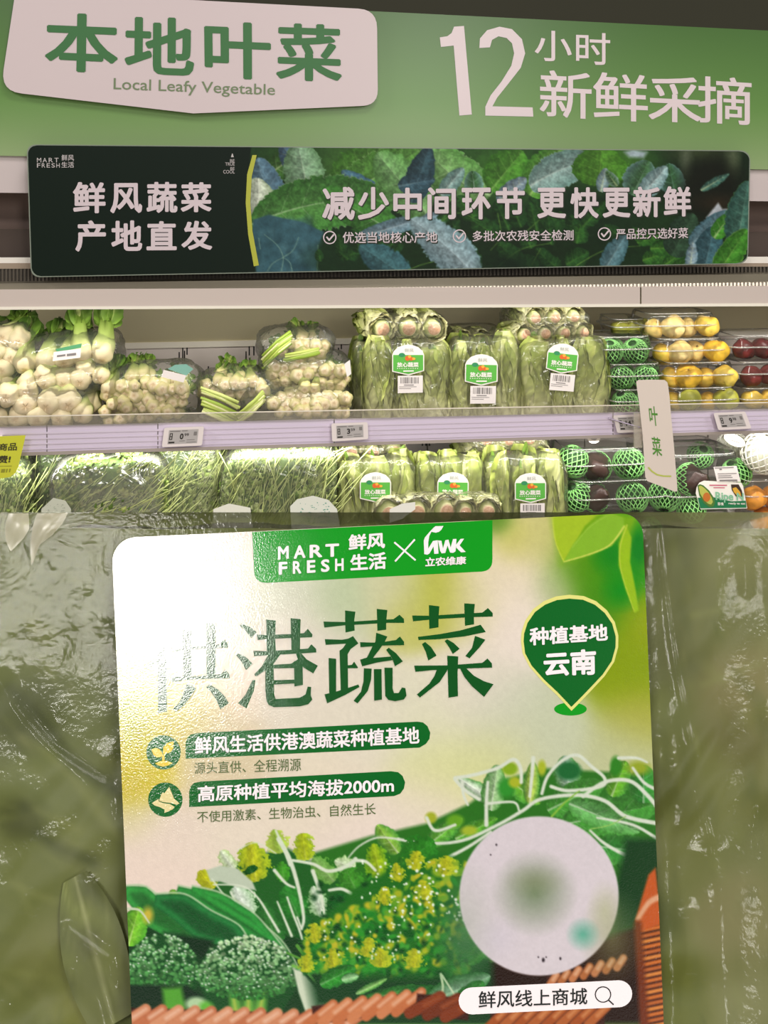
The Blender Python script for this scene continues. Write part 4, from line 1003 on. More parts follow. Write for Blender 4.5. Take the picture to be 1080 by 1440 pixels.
def clam(x0, y0, x1, y1, d, label, group=None, dep=.1, lid=.55, dome=False):
    """clear clamshell covering photo box x0..x1, y0..y1 at depth d"""
    a0, _, zt = PL(x0, y0, d); a1, _, zb = PL(x1, y1, d); w = a1 - a0; h = zt - zb
    ac, dc = (a0 + a1) / 2, d + dep / 2
    o = empty('clear_fruit_box', L2W(ac, dc, zb), label, 'fruit box', group)
    def shell(z0, z1, i0, i1, cap):
        rings = []; V, Fc = [], []; n = 28
        zs = [(z0, i0), ((z0 * .3 + z1 * .7), i0 * .4 + i1 * .6), (z1, i1)] if not cap else [(z0, i0), (z0 * .4 + z1 * .6, i0 * .75 + i1 * .25), (z0 * .1 + z1 * .9, i0 * .4 + i1 * .6), (z1, i1)]
        for z, ins in zs:
            for k in range(n):
                t = 2 * math.pi * k / n; cx, sx = math.cos(t), math.sin(t)
                V.append((math.copysign(abs(cx) ** .35, cx) * (w / 2 - ins), math.copysign(abs(sx) ** .35, sx) * (dep / 2 - ins), z))
        m = len(zs)
        for j in range(m - 1):
            for k in range(n): Fc.append((j * n + k, j * n + (k + 1) % n, (j + 1) * n + (k + 1) % n, (j + 1) * n + k))
        Fc.append(tuple(range((m - 1) * n, m * n)) if cap else tuple(range(n))[::-1]); return V, Fc
    child('base_tray', mesh('base_tray', *shell(.0005, h * lid, .008, .003, False), BOXF, True), o)
    child('lid', mesh('lid', *shell(h * lid, h - .0005, .003, .009, True), BOXF, True), o)
    P = [(math.copysign(abs(math.cos(t)) ** .35, math.cos(t)) * (w / 2), math.copysign(abs(math.sin(t)) ** .35, math.sin(t)) * (dep / 2), h * lid) for t in [2 * math.pi * k / 28 for k in range(29)]]
    child('flange', mesh('flange', *tube(P, .0016, 5), RIM, True), o)
    P = [(x * .86, y * .86, h - .002) for x, y, z in P]
    child('top_edge', mesh('top_edge', *tube(P, .0011, 5), RIM, True), o)
    return o
# netted fruit boxes, three high
GN = 'fruit in green net, box '
NB = [((838, 474, 924, 513), [(857, 495), (893, 494)], 'topmost of the netted fruit stack', .065), ((854, 513, 938, 549), [(873, 532), (907, 531)], 'second in the netted fruit stack', .06), ((862, 549, 945, 584), [(878, 566), (911, 566)], 'bottom box of the netted fruit stack', .055)]
for i, (b, fr, lab, d) in enumerate(NB):
    for j, (x, y) in enumerate(fr):
        fruit([INNER], x, y, d + .028, 'netted_fruit', 'fruit in green foam net, %s side, %s' % (('left', 'right')[j], lab), 'fruit', GN + str(i + 1), .96, net=NET)
        fruit([INNER], x + 4, y - 5, d + .075, 'netted_fruit', 'fruit in green foam net at the back, %s' % lab, 'fruit', 'rear netted fruit ' + str(i + 1), .9, net=NET)
    clam(*b, d, 'clear box with two green netted fruits, ' + lab)
# yellow fruit boxes, four high
YB = [((908, 441, 1014, 479), [(920, 462, PALE, .82), (947, 460, PALE, 1.0), (965, 461, PALE, .85), (994, 458, YEL, .98)], 'topmost of the yellow stack', .09),
      ((922, 477, 1026, 513), [(933, 498, YEL, .9), (956, 495, PALE, 1.0), (977, 494, PALE, .85), (1007, 494, YEL, 1.0)], 'second of the yellow stack', .08),
      ((934, 511, 1040, 549), [(944, 531, YEL, .9), (968, 530, YEL, 1.05), (990, 531, YEL, .9), (1019, 530, YEL, .98)], 'third of the yellow stack', .07),
      ((940, 547, 1044, 583), [(948, 564, YEL, .8), (970, 562, OLIVE, .95), (995, 564, YEL, .8), (1021, 562, OLIVE, .98)], 'lowest of the yellow stack', .06)]
for i, (b, fr, lab, d) in enumerate(YB):
    pos = ['far left', 'middle left', 'middle right', 'far right']
    for j, (x, y, k, sc) in enumerate(fr):
        fruit(k, x, y, d + (.024 if j in (1, 3) else .045), 'yellow_fruit', 'round yellow fruit, %s in the box %s' % (pos[j], lab), 'fruit', 'yellow fruit in boxes', sc * 1.02)
    clam(*b, d, 'clear box of yellow fruit, ' + lab)
for x, y in [(872, 463), (888, 462), (903, 460)]:
    fruit(OLIVE, x, y, .16, 'olive_fruit', 'olive green fruit behind the netted and yellow boxes', 'fruit', 'olive fruit at the back', .8)
clam(862, 449, 914, 474, .13, 'clear box of olive green fruit standing at the back')
# dark red fruit, two high, and a yellow box under them
RBX = [((1030, 472, 1130, 508), [(1046, 491), (1073, 489), (1102, 490)], 'upper', .085), ((1040, 510, 1140, 545), [(1057, 529), (1083, 527), (1112, 528)], 'lower', .075)]
for i, (b, fr, lab, d) in enumerate(RBX):
    for j, (x, y) in enumerate(fr):
        fruit(DKRED, x, y, d + .025, 'dark_red_fruit', 'glossy dark red fruit in the %s right edge box, %s' % (lab, POS[3][j]), 'fruit', 'dark red fruit, %s box' % lab, 1.0)
    clam(*b, d, 'clear box of dark red fruit at the right edge, %s one' % lab)
for x, w_ in ((1058, 'left'), (1084, 'middle'), (1112, 'right')): fruit(YEL, x, 562, .095, 'yellow_fruit', 'yellow fruit under the dark red boxes, %s one' % w_, 'fruit', 'yellow fruit under the red', .9)
clam(1044, 547, 1142, 580, .07, 'clear box of yellow fruit under the dark red ones')
# lower shelf: avocado boxes
AB = [((792, 634, 918, 680), [(806, 649, 1), (838, 656, 0), (884, 652, 1)], 'upper', .05), ((800, 680, 950, 728), [(810, 697, 1), (838, 699, 0), (889, 700, 1), (934, 698, 1)], 'lower', .04),
      ((800, 730, 960, 776), [(820, 748, 1), (865, 748, 1), (910, 748, 1)], 'lowest', .04)]
for i, (b, fr, lab, d) in enumerate(AB):
    for j, (x, y, n_) in enumerate(fr):
        k = (1.05 if i else 1.08)
        if n_: fruit([INNER], x, y, d + .03, 'netted_avocado', 'avocado in green foam net, %s in the %s avocado box' % (['leftmost', 'second', 'third', 'fourth'][j], lab), 'fruit', 'wrapped avocados, %s box' % lab, k * 1.1, net=NET)
        else: fruit(AVO, x, y, d + .026, 'avocado', 'dark avocado half out of its foam net in the %s box' % lab, 'fruit', 'dark avocados, %s box' % lab, k * 1.05, rx=70, net=NETH)
    clam(*b, d, 'clear box of avocados, %s of the pile left of the flag' % lab, dep=.12)
fruit(AVO, 972, 674, .055, 'avocado', 'large dark avocado beside the branded avocado sticker', 'fruit', None, 1.18, rx=80, net=NETH)
fruit([INNER], 1036, 665, .075, 'netted_avocado', 'avocado in green net behind the branded sticker', 'fruit', None, 1.1, net=NET)
fruit([INNER], 972, 716, .05, 'netted_avocado', 'avocado in green net low beside the branded sticker', 'fruit', None, 1.05, net=NET)
fruit([INNER], 985, 640, .12, 'netted_avocado', 'avocado in green net at the back behind the flag', 'fruit', None, 1.0, net=NET)
bx_ = clam(938, 642, 1050, 734, .03, 'large clear avocado box with green and white branded sticker', dep=.12, lid=.4)
clam(918, 628, 1020, 662, .10, 'clear avocado box standing behind the flag', dep=.08)
# branded sticker on that box
S = surf_f(.026); T5 = lambda P: s2(P, 970, 650, 12)
V, Fc = plate(T5([(160, 345), (240, 310), (870, 345), (900, 400), (970, 780), (180, 795), (100, 520), (115, 420)]), S, .0008); st = wpart('sticker', V, Fc, STW, bx_, label='white and green avocado sticker')
V, Fc = flat(T5([(135, 600), (400, 590), (700, 660), (945, 650), (958, 768), (178, 780)]), S, .0003); wpart('green_field', V, Fc, mat('avo_green', '#16794a', .4), st)
V, Fc = flat(T5([(130, 395), (170, 370), (230, 390), (330, 480), (400, 590), (425, 680), (400, 745), (330, 755), (240, 690), (160, 560)]), S, .0005); wpart('printed_avocado', V, Fc, mat('avo_rim', '#4f7a30', .4), st)
V, Fc = flat(T5([(150, 410), (185, 395), (240, 430), (310, 500), (370, 600), (390, 670), (360, 715), (310, 700), (240, 640), (175, 530)]), S, .0007); wpart('printed_flesh', V, Fc, mat('avo_flesh', '#b8bc58', .4), st)
V, Fc = flat(T5(circ(285, 590, 62, 78)), S, .0009); wpart('printed_pit', V, Fc, mat('avo_pit', '#c4702a', .4), st)
V, Fc = flat(T5([(695, 375), (825, 375), (880, 480), (900, 580), (780, 580), (710, 470)]), S, .0005); wpart('printed_slice', V, Fc, mat('avo_dark', '#3c2a22', .4), st)
V, Fc = flat(T5([(720, 440), (780, 420), (850, 500), (870, 570), (800, 570), (740, 500)]), S, .0007); wpart('printed_slice_flesh', V, Fc, mat('avo_yellow', '#dca838', .4), st)
text('lettering', [('Ripe N', T5([(430, 500), (910, 520), (910, 690), (440, 680)]), .03)], S, .0011, mat('avo_letter', '#8cc4a0', .4), st)
text('white_lettering', [('ready to eat', T5([(650, 675), (935, 680), (938, 725), (655, 720)]), .02), ('即食', T5([(470, 675), (570, 675), (578, 730), (475, 730)]), .02)], S, .0011, STW, st)
V, Fc = flats([T5([(330, 378), (630, 380), (630, 400), (332, 398)]), T5([(400, 422), (590, 424), (590, 440), (402, 438)])], S, .0005); wpart('red_print', V, Fc, mat('avo_red', '#c8607a', .4), st)
V, Fc = plate(T5([(400, 80), (790, 60), (860, 330), (460, 330)]), S, .0006, .0004); l2 = wpart('weight_label', V, Fc, mat('paper_white'), bx_, label='small white printed label')
V, Fc = flats([T5([(420, 90), (740, 80), (742, 95), (422, 105)]), T5([(500, 110), (540, 108), (542, 130), (502, 132)]), T5([(470, 190), (790, 182), (792, 194), (472, 202)]), T5([(480, 225), (700, 220), (702, 232), (482, 237)]), T5([(480, 258), (720, 250), (722, 262), (482, 270)]), T5([(500, 298), (800, 292), (804, 318), (504, 322)])], S, .0008)
wpart('small_print', V, Fc, INK2, l2)
# white foam wrapped fruit, oval tag and oranges at right edge
WNET = build_net(True, '#ece9dc')
WIN = mesh('fruit', *lathe([(max(.0002, math.sin(math.pi * t / 10) * .0212), -math.cos(math.pi * t / 10) * .020) for t in range(11)], 18, axis='z')[:2], mat('white_foam_skin', '#e6e6d4', .6), True)
fruit([WIN], 1072, 637, .05, 'white_foam_fruit', 'large round fruit in white foam wrap at the right edge', 'fruit', None, 1.55, net=WNET)
fruit([WIN], 1030, 628, .13, 'white_foam_fruit', 'pale wrapped fruit behind the branded avocado box', 'fruit', None, 1.2, net=WNET)
o = empty('oval_tag', tuple(map(float, FP(1032, 629, .02))), 'cream oval paper tag leaning above the branded avocado box', 'tag')
V, Fc = plate([(1033 + 16 * math.cos(t) * .92 - 6 * math.sin(t) * .4, 619 + 16 * math.cos(t) * .4 + 7.5 * math.sin(t)) for t in [2 * math.pi * k / 26 for k in range(26)]], surf_f(.05), .001); wpart('paper', V, Fc, mat('tag_cream', '#e9e2cc', .5), o)
V, Fc = flats([[(1024, 612), (1031, 614), (1031, 615.5), (1024, 613.5)], [(1028, 618), (1040, 622), (1040, 623.5), (1028, 619.5)]], surf_f(.05), .0005); wpart('print', V, Fc, INK2, o)
for x, y, w_ in [(1060, 700, 'upper left'), (1088, 698, 'upper right'), (1072, 730, 'lower left'), (1100, 728, 'lower right')]: fruit(ORNG, x, y, .05, 'orange_fruit', 'orange coloured fruit at the lower right edge, %s one' % w_, 'fruit', 'oranges at right edge', 1.0)
clam(1046, 678, 1130, 722, .03, 'clear box of orange fruit at the lower right edge')
# ------------------------------------------------------------------ leafy greens in film, lower shelf left
def leafy(x0, y0, x1, y1, d, dep, label, blabel, seed, cols, skew=0.0, n=900, leaf=.009, stems=70, up=75, m=None, ax=None, frame=None):
    rs = random.Random(seed); a0, _, zt = PL(x0, y0, d); a1, _, zb = PL(x1, y1, d); w = a1 - a0; h = zt - zb
    zb0 = zb
    o = empty('leafy_greens', L2W((a0 + a1) / 2, d + dep / 2, zb0), label, 'leafy greens')
    # dark inner mass
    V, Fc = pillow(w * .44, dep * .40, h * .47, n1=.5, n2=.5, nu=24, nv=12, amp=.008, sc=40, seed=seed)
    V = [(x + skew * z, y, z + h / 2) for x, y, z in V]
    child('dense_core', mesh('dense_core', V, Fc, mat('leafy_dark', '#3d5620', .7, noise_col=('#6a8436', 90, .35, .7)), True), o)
    V, Fc, Cc = [], [], []
    for k in range(n):
        t = rs.uniform(-math.pi, 0) if rs.random() < .85 else rs.uniform(0, math.pi); zz = rs.uniform(-.5, .5)
        e = .5; rr = (1 - abs(2 * zz) ** 3.5) ** .4
        x = math.copysign(abs(math.cos(t)) ** e, math.cos(t)) * w * .47 * rr; y = math.copysign(abs(math.sin(t)) ** e, math.sin(t)) * dep * .46 * rr
        p = Vector((x + skew * zz * h, y, zz * h + h / 2))
        an = math.radians(up + rs.gauss(0, 26)); dr = Vector((math.cos(an), rs.uniform(-.3, .2), math.sin(an))).normalized()
        sd = dr.cross(Vector((rs.uniform(-.4, .4), -1, rs.uniform(-.4, .4)))).normalized()
        L_ = leaf * rs.uniform(.6, 1.5); W_ = L_ * rs.uniform(.22, .42); c = hx(rs.choice(cols)) * rs.uniform(.8, 1.15); c = s2l(c)
        nb = len(V); mid = Vector((0, -W_ * .4, 0))
        V += [p, p + dr * L_ * .45 + sd * W_, p + dr * L_, p + dr * L_ * .45 - sd * W_, p + dr * L_ * .5 + mid]
        Fc += [(nb, nb + 1, nb + 4), (nb + 1, nb + 2, nb + 4), (nb + 2, nb + 3, nb + 4), (nb + 3, nb, nb + 4)]; Cc += [c * .9, c, c * 1.1, c, c * 1.05]
    child('foliage', mesh('foliage', V, Fc, LEAFM, False, Cc), o, kind='stuff')
    parts = []
    for k in range(stems):
        x = rs.uniform(-.44, .44) * w; z = rs.uniform(0, .7) * h; l = rs.uniform(.25, .6) * h; an = math.radians(up + rs.gauss(0, 14))
        y = -dep * .47 + rs.uniform(-.001, .004)
        P = [(x + skew * (z - h / 2), y, z), (x + math.cos(an) * l * .5 + skew * (z - h / 2), y + rs.uniform(-.002, .002), z + math.sin(an) * l * .5), (x + math.cos(an) * l + rs.uniform(-.006, .006) + skew * (z - h / 2), y + .003, min(h * .97, z + math.sin(an) * l))]
        parts.append(tube(P, rs.uniform(.0004, .0009), 5))
    child('stem_mass', mesh('stem_mass', *join(*parts), mat('stem_pale', '#c4cf84', .45), True), o, kind='stuff')
    V, Fc = pillow(w / 2, dep / 2, h / 2, n1=.42, n2=.45, amp=.0045, sc=34, seed=seed + 3); V = [(x + skew * z, y, z) for x, y, z in V]
    b = empty('produce_bag', L2W((a0 + a1) / 2, d + dep / 2, zb0), blabel, 'bag')
    child('film', mesh('film', [(x, y, z + h / 2) for x, y, z in V], Fc, m or CLEAR, True), b)
    return o, b
CG = film('greens_film', milky=.07, gloss=.04, rough=.15, sc=30, st=1.0, dist=.005)
LT = ['#a6b46c', '#8ea052', '#bcc68c', '#7a8f42', '#94a65a']; MD = ['#6f8638', '#58722c', '#86994c', '#4c6424']; DK = ['#3c5420', '#2f4418', '#55702c', '#63803a']
leafy(-60, 648, 42, 790, .03, .10, 'light leafy greens in the bag at the far left below the yellow card', 'clear bag of light greens at the far left below the yellow card', 41, LT + MD, n=900)
leafy(34, 632, 118, 792, .07, .10, 'dark leafy greens standing behind between two lighter bags', 'clear bag of dark greens between the far left bags', 42, DK, n=900, up=60, skew=.1)
leafy(160, 628, 318, 792, .06, .10, 'pale green leafy bunch leaning right under the rail', 'clear bag of pale greens leaning right behind the glossy front bag', 43, LT, n=2600, up=62, skew=.12, stems=110)
leafy(66, 648, 232, 786, -.005, .09, 'fine stemmed greens in the bulky glossy bag at front left', 'bulky glossy bag of greens with strong creases at front left', 44, MD + ['#a0a860'], n=2200, up=40, stems=110, m=film('glossy_film', milky=.10, gloss=.12, rough=.16, sc=20, st=1.0, dist=.012))
leafy(306, 632, 476, 790, .01, .10, 'feathery light greens with long stems in the large centre bag', 'large clear bag of feathery greens left of the lower lettuce packs', 45, LT + MD[:2], n=3200, up=66, skew=.06, stems=140)
leafy(446, 626, 482, 790, .07, .09, 'dark narrow leafy bunch tucked beside the first lower lettuce pack', 'clear bag of dark narrow greens beside the first lower lettuce pack', 46, DK + MD, n=700, up=85)
# tickets on those bags
def ticket(P, d, lab, col='#dfe2d8', pr=None):
    o = empty('price_ticket', tuple(map(float, FP(*np.mean(np.array(P), 0), d))), lab, 'ticket')
    V, Fc = plate(P, surf_f(d), .0006); wpart('paper', V, Fc, mat('ticket_' + col[1:], col, .45), o)
    if pr:
        rs = random.Random(5); P_ = np.array(P); lo, hi = P_.min(0), P_.max(0); q = []
        for i in range(60):
            x, y = rs.uniform(lo[0] * .8 + hi[0] * .2, lo[0] * .2 + hi[0] * .8), rs.uniform(lo[1] * .8 + hi[1] * .2, lo[1] * .2 + hi[1] * .8); r = rs.uniform(.6, 1.5)
            q.append([(x - r, y), (x, y - r * .6), (x + r, y), (x, y + r * .6)])
        V, Fc = flats(q, surf_f(d), .0004); wpart('leaf_print', V, Fc, mat('print_' + pr[1:], pr, .5), o)
ticket([(408, 712), (418, 702), (440, 697), (462, 703), (474, 716), (478, 740), (410, 745)], -.006, 'pale rounded ticket with teal leaf print low on the centre greens bag', pr='#3f9c86')
ticket([(58, 716), (75, 700), (92, 704), (100, 716), (96, 745), (60, 745)], -.03, 'pale ticket low on the glossy front left bag', '#c8ccbc', '#9aa494')
ticket([(300, 716), (322, 708), (352, 714), (356, 745), (298, 745)], -.008, 'white ticket low at the left of the centre greens bag', '#e6e6da')
ticket([(548, 716), (566, 708), (584, 706), (584, 716), (565, 730), (548, 735)], -.018, 'white ticket above the left front low lettuce pack', '#ecebe4')

# ------------------------------------------------------------------ label artwork (painted in photo pixels)
lb = Canvas(140, 700, 960, 1520, '#d8cfc2')
lb.rbf([(200, 800, '#dcd6ca', 60), (330, 760, '#e0d4ca'), (400, 830, '#cdd0bc'), (470, 850, '#b3c09c', 26), (560, 840, '#c4c4a0', 30), (615, 845, '#a9ae36', 30), (575, 870, '#b8b860', 20), (660, 850, '#cfc8a4', 26), (715, 800, '#dccfb4', 40), (735, 870, '#e0d4cb'), (720, 760, '#b4b44c', 18),
        (700, 735, '#3e7a14', 12), (760, 760, '#bcb870', 22), (820, 800, '#4f8a10', 30), (880, 800, '#208a14', 26), (780, 830, '#a3b080', 18), (850, 850, '#3f8414', 26), (900, 870, '#8c9a10', 24), (890, 940, '#7f9610', 34), (900, 1010, '#a3a446', 26), (880, 1060, '#b6bb90', 30),
        (170, 950, '#9aa520', 26), (175, 1000, '#a0a818', 30), (185, 1060, '#c6b604', 34), (185, 1110, '#c0ae30', 20), (260, 990, '#b9b060', 30), (300, 1060, '#cfc0a0', 34), (240, 1010, '#c0ae44', 24), (300, 960, '#dccab8', 34),
        (420, 960, '#d8cfc0'), (520, 1010, '#d6cfbf'), (600, 1010, '#d2d0b8'), (620, 1080, '#cccf94', 36), (700, 1010, '#c4c6b4'), (760, 1030, '#bcc2a6'), (700, 1060, '#c9cc90', 30), (600, 1140, '#dcd0c2', 34), (460, 1120, '#dacfbc'), (350, 1180, '#dcd0c0'), (230, 1180, '#dccdbf', 34), (220, 1230, '#e0cdc2'), (190, 1150, '#cfc79c', 20), (500, 1180, '#decfc6'), (420, 900, '#dad0c6'), (660, 960, '#d9d0c2')], 36)
A = lb
# big leaves, upper right
A.poly([(775, 715), (905, 715), (905, 800), (880, 780), (845, 770), (790, 792)], '#6fa018', soft=10, al=.8)
A.blob(862, 778, 26, 26, '#18801a', .85, .5); A.blob(872, 830, 20, 22, '#108418', .8, .6); A.blob(898, 770, 12, 30, '#0f7a1c', .9, .4)
A.poly([(776, 715), (850, 715), (822, 740), (793, 790), (781, 762)], '#9cb828', soft=1.2)
A.poly([(793, 790), (806, 765), (830, 738), (856, 720), (877, 728), (878, 745), (860, 768), (830, 781)], '#7fae2c', soft=1.2)
A.curve([(793, 790), (830, 779), (858, 766), (878, 740)], 1.6, 2.2, '#c8d05c'); A.curve([(776, 718), (781, 760), (792, 788)], 1.5, 1.5, '#b8c840'); A.curve([(805, 770), (828, 742), (858, 722)], .8, .8, '#a8c850', al=.7)
A.poly([(880, 738), (888, 756), (886, 790), (894, 830), (898, 858), (893, 862), (880, 830), (870, 795), (870, 765)], '#8fb41c', soft=1.4)
A.curve([(882, 738), (872, 770), (874, 805), (892, 860)], 1.2, .8, '#c2cc50')
# foliage background masses
for P, c in [([(440, 1200), (520, 1176), (600, 1158), (660, 1130), (700, 1100), (760, 1080), (930, 1090), (945, 1440), (420, 1440), (430, 1300)], '#2a6a20'), ([(262, 1262), (330, 1215), (400, 1190), (470, 1230), (520, 1300), (430, 1380), (330, 1330)], '#1f5a22'), ([(176, 1300), (260, 1290), (480, 1330), (700, 1350), (700, 1440), (180, 1440)], '#12391a')]:
    A.poly(P, c, soft=3)
for k in range(60):
    x = R.uniform(470, 930); y = 1215 + R.uniform(20, 190) - (x - 440) * .16
    A.leaf((x, y), (x + R.uniform(-40, 40), y - R.uniform(10, 40)), R.uniform(7, 15), R.choice(['#2f7a24', '#1f6a1e', '#44902c', '#1a5a1e']), '#14501a', vein='#5fa63c', nv=3, va=.3, soft=2)
# white veined cress / mizuna at the upper right
WV = '#cbd3c4'
for p0, p1, w, c in [((700, 1130), (645, 1095), 13, '#c2ccbf'), ((690, 1140), (700, 1075), 18, '#8fb080'), ((640, 1180), (700, 1150), 12, '#4f9428'), ((720, 1100), (760, 1130), 16, '#5c9a2c'), ((745, 1130), (750, 1070), 12, '#a3b44c'), ((800, 1110), (795, 1062), 20, '#8fa898'), ((770, 1140), (850, 1100), 22, '#3f8830'), ((790, 1160), (930, 1130), 28, '#3c8430'), ((860, 1120), (880, 1070), 18, '#5c9a24'), ((905, 1130), (905, 1075), 22, '#2a7a2c'), ((840, 1190), (925, 1200), 24, '#2f7c30'), ((800, 1130), (900, 1170), 20, '#5f9c58'), ((600, 1190), (650, 1150), 14, '#5a9c34'), ((560, 1200), (530, 1160), 16, '#7ca83c')]:
    A.leaf(p0, p1, w, c, '#3a7a30', vein=WV, nv=4, va=.5, soft=1.6)
A.blob(800, 1084, 17, 13, '#1c6230', 1, .25); A.blob(717, 1081, 11, 9, '#7ea222', 1, .25); A.blob(712, 1108, 12, 14, '#2f8a2c', .9, .3); A.blob(724, 1100, 9, 8, '#a0ac2a', .9, .3); A.blob(866, 1078, 8, 14, '#2c7a20', 1, .3); A.blob(898, 1080, 16, 10, '#8a9c28', .9, .4); A.blob(762, 1080, 6, 11, '#9fae2c', .9, .3); A.blob(606, 1150, 8, 8, '#9aa62a', 1, .3); A.blob(640, 1154, 12, 9, '#5f9a24', .9, .3); A.blob(660, 1168, 12, 7, '#9aae30', .9, .3)
for L, w0, w1 in [([(560, 1180), (600, 1186), (650, 1182), (700, 1160), (735, 1140), (760, 1124), (810, 1118), (850, 1126), (880, 1148), (925, 1158)], 4, 6), ([(820, 1120), (850, 1100), (885, 1098), (910, 1118), (928, 1140)], 5, 6), ([(684, 1160), (684, 1130), (686, 1100)], 6, 4), ([(640, 1094), (665, 1090), (700, 1080), (722, 1068), (732, 1080), (733, 1100)], 5, 5), ([(640, 1096), (655, 1112), (674, 1124)], 5, 5), ([(686, 1130), (722, 1128), (730, 1140)], 4, 3), ([(745, 1120), (748, 1090), (750, 1066)], 4, 6), ([(762, 1116), (770, 1092), (790, 1070), (812, 1062), (832, 1078), (850, 1094), (845, 1106), (800, 1112), (775, 1106)], 4.5, 5), ([(870, 1066), (895, 1066), (910, 1072)], 5, 3), ([(890, 1080), (905, 1100), (922, 1110)], 4, 5), ([(830, 1168), (850, 1186), (880, 1202), (905, 1204)], 3, 7), ([(600, 1150), (612, 1168), (640, 1160)], 5, 4), ([(560, 1180), (530, 1178), (505, 1190), (490, 1206)], 3, 2), ([(632, 1205), (660, 1190), (690, 1170)], 5, 4), ([(840, 1150), (890, 1160), (925, 1180)], 3, 5), ([(650, 1100), (652, 1118), (658, 1132)], 5, 3)]:
    A.curve(L, w0, w1, WV, soft=1.0, al=.93)
A.curve([(830, 1166), (858, 1160), (880, 1148)], 1.5, 1.2, '#8cb85c'); A.curve([(776, 1148), (795, 1128), (815, 1112)], 3, 1.5, '#7fae3c')
# choy sum, left centre
for p0, p1, w, c0, c1, b in [((360, 1240), (352, 1178), 24, '#a9b020', '#7fa020', 0), ((395, 1200), (385, 1160), 15, '#8cae3c', '#a8b850', 0), ((430, 1210), (425, 1165), 17, '#9aa81c', '#8fae30', 0), ((300, 1250), (280, 1218), 14, '#a9ac18', '#98a420', 0), ((330, 1225), (310, 1190), 12, '#c0cbb4', '#8fae60', 0), ((400, 1240), (395, 1205), 12, '#3c8c24', '#2f7c20', 0), ((250, 1270), (240, 1245), 10, '#5f9420', '#3f8424', 0), ((470, 1240), (440, 1200), 16, '#6f9c50', '#4c8c30', 0), ((500, 1220), (470, 1205), 12, '#b8c8a8', '#8cb070', 0), ((535, 1235), (525, 1180), 18, '#8ea81c', '#4f8c20', 0), ((570, 1215), (610, 1175), 24, '#2c7c22', '#246c20', 0), ((500, 1250), (485, 1215), 18, '#3c8428', '#2f7420', 0), ((420, 1290), (400, 1240), 22, '#2a7a2a', '#1c6420', 0), ((350, 1290), (330, 1240), 20, '#c4cfc4', '#7fa878', 0), ((390, 1330), (370, 1262), 16, '#2c6c2c', '#1c5420', 0), ((455, 1290), (440, 1240), 14, '#b6c6b2', '#5c9050', 0), ((355, 1228), (350, 1212), 12, '#115018', '#0f4416', 0), ((480, 1300), (475, 1250), 22, '#185c24', '#14501c', 0), ((440, 1330), (425, 1280), 18, '#1a5a24', '#154c1c', 0)]:
    A.leaf(p0, (p1[0], p1[1] + 6), w, c0, c1, vein='#cfd8c4', nv=2, va=.16, soft=1.6, bend=b, rough=.55, split=.06)
A.poly([(290, 1224), (310, 1217), (335, 1222), (355, 1240), (360, 1252), (335, 1248), (310, 1240), (296, 1240)], '#b4c0ac', soft=1.4)
for L, w0, w1 in [([(298, 1236), (318, 1262), (345, 1290), (366, 1304)], 2, 3.5), ([(300, 1244), (340, 1246), (362, 1262), (380, 1290), (392, 1310)], 2.2, 4), ([(325, 1255), (340, 1285), (356, 1300)], 3, 3), ([(392, 1180), (408, 1210), (420, 1250), (427, 1290), (424, 1306)], 7, 3.5), ([(388, 1168), (400, 1196), (408, 1216)], 3, 5), ([(386, 1224), (402, 1242), (414, 1248)], 5, 3), ([(412, 1210), (440, 1215), (462, 1225), (488, 1218), (500, 1208)], 4, 6), ([(440, 1225), (452, 1262), (458, 1300)], 6, 3), ([(404, 1262), (412, 1285), (420, 1305), (425, 1320)], 3, 3.5), ([(390, 1268), (400, 1292), (410, 1316)], 2.5, 4), ([(463, 1252), (480, 1250), (493, 1256)], 4, 5), ([(335, 1195), (360, 1185), (388, 1200)], 1.5, 1.5), ([(500, 1210), (515, 1212), (528, 1224)], 5, 4), ([(424, 1306), (418, 1290)], 3, 3)]:
    A.curve(L, w0, w1, '#ccd6c2', soft=.9, al=.92)
# snow peas
def pea(P, wmax, c='#1c5c26', e='#a9c29c'):
    P = np.array(P, float); n = len(P); top = []; bot = []
    for i, p in enumerate(P):
        t = i / (n - 1); d = P[min(i + 1, n - 1)] - P[max(i - 1, 0)]; d /= np.linalg.norm(d); nn = np.array([-d[1], d[0]]); w = wmax * math.sin(math.pi * (.08 + .88 * t)) ** .7
        top.append(p - nn * w * .3); bot.append(p + nn * w * .7)
    A.poly(top + bot[::-1], c, soft=1.2, shade=lambda X, Y, d, sl: hx(c) * (1 + .45 * np.exp(-((d - 5) / 5.0) ** 2) + .2 * (A.tex[sl] - .5))[..., None])
    A.curve(top, 3.0, 2.6, e, soft=1.0, al=.8)
pea([(250, 1248), (290, 1262), (340, 1290), (390, 1325), (420, 1365)], 26)
pea([(176, 1250), (200, 1256), (225, 1280), (260, 1305), (300, 1345)], 42, '#22642a')
pea([(218, 1262), (255, 1268), (290, 1292), (330, 1310), (348, 1326)], 46, '#175026')
pea([(270, 1248), (310, 1262), (355, 1290), (400, 1336)], 22, '#1f6428')
A.leaf((180, 1330), (196, 1275), 20, '#6fae2c', '#3f8c24', vein='#c8dc9c', nv=3); A.blob(208, 1287, 8, 12, '#bfae3c', .8, .4); A.curve([(178, 1278), (196, 1280), (210, 1298)], 4, 2, '#c0ccb0')
A.poly([(230, 1310), (300, 1322), (290, 1350), (240, 1330)], '#0f2c18', soft=4)
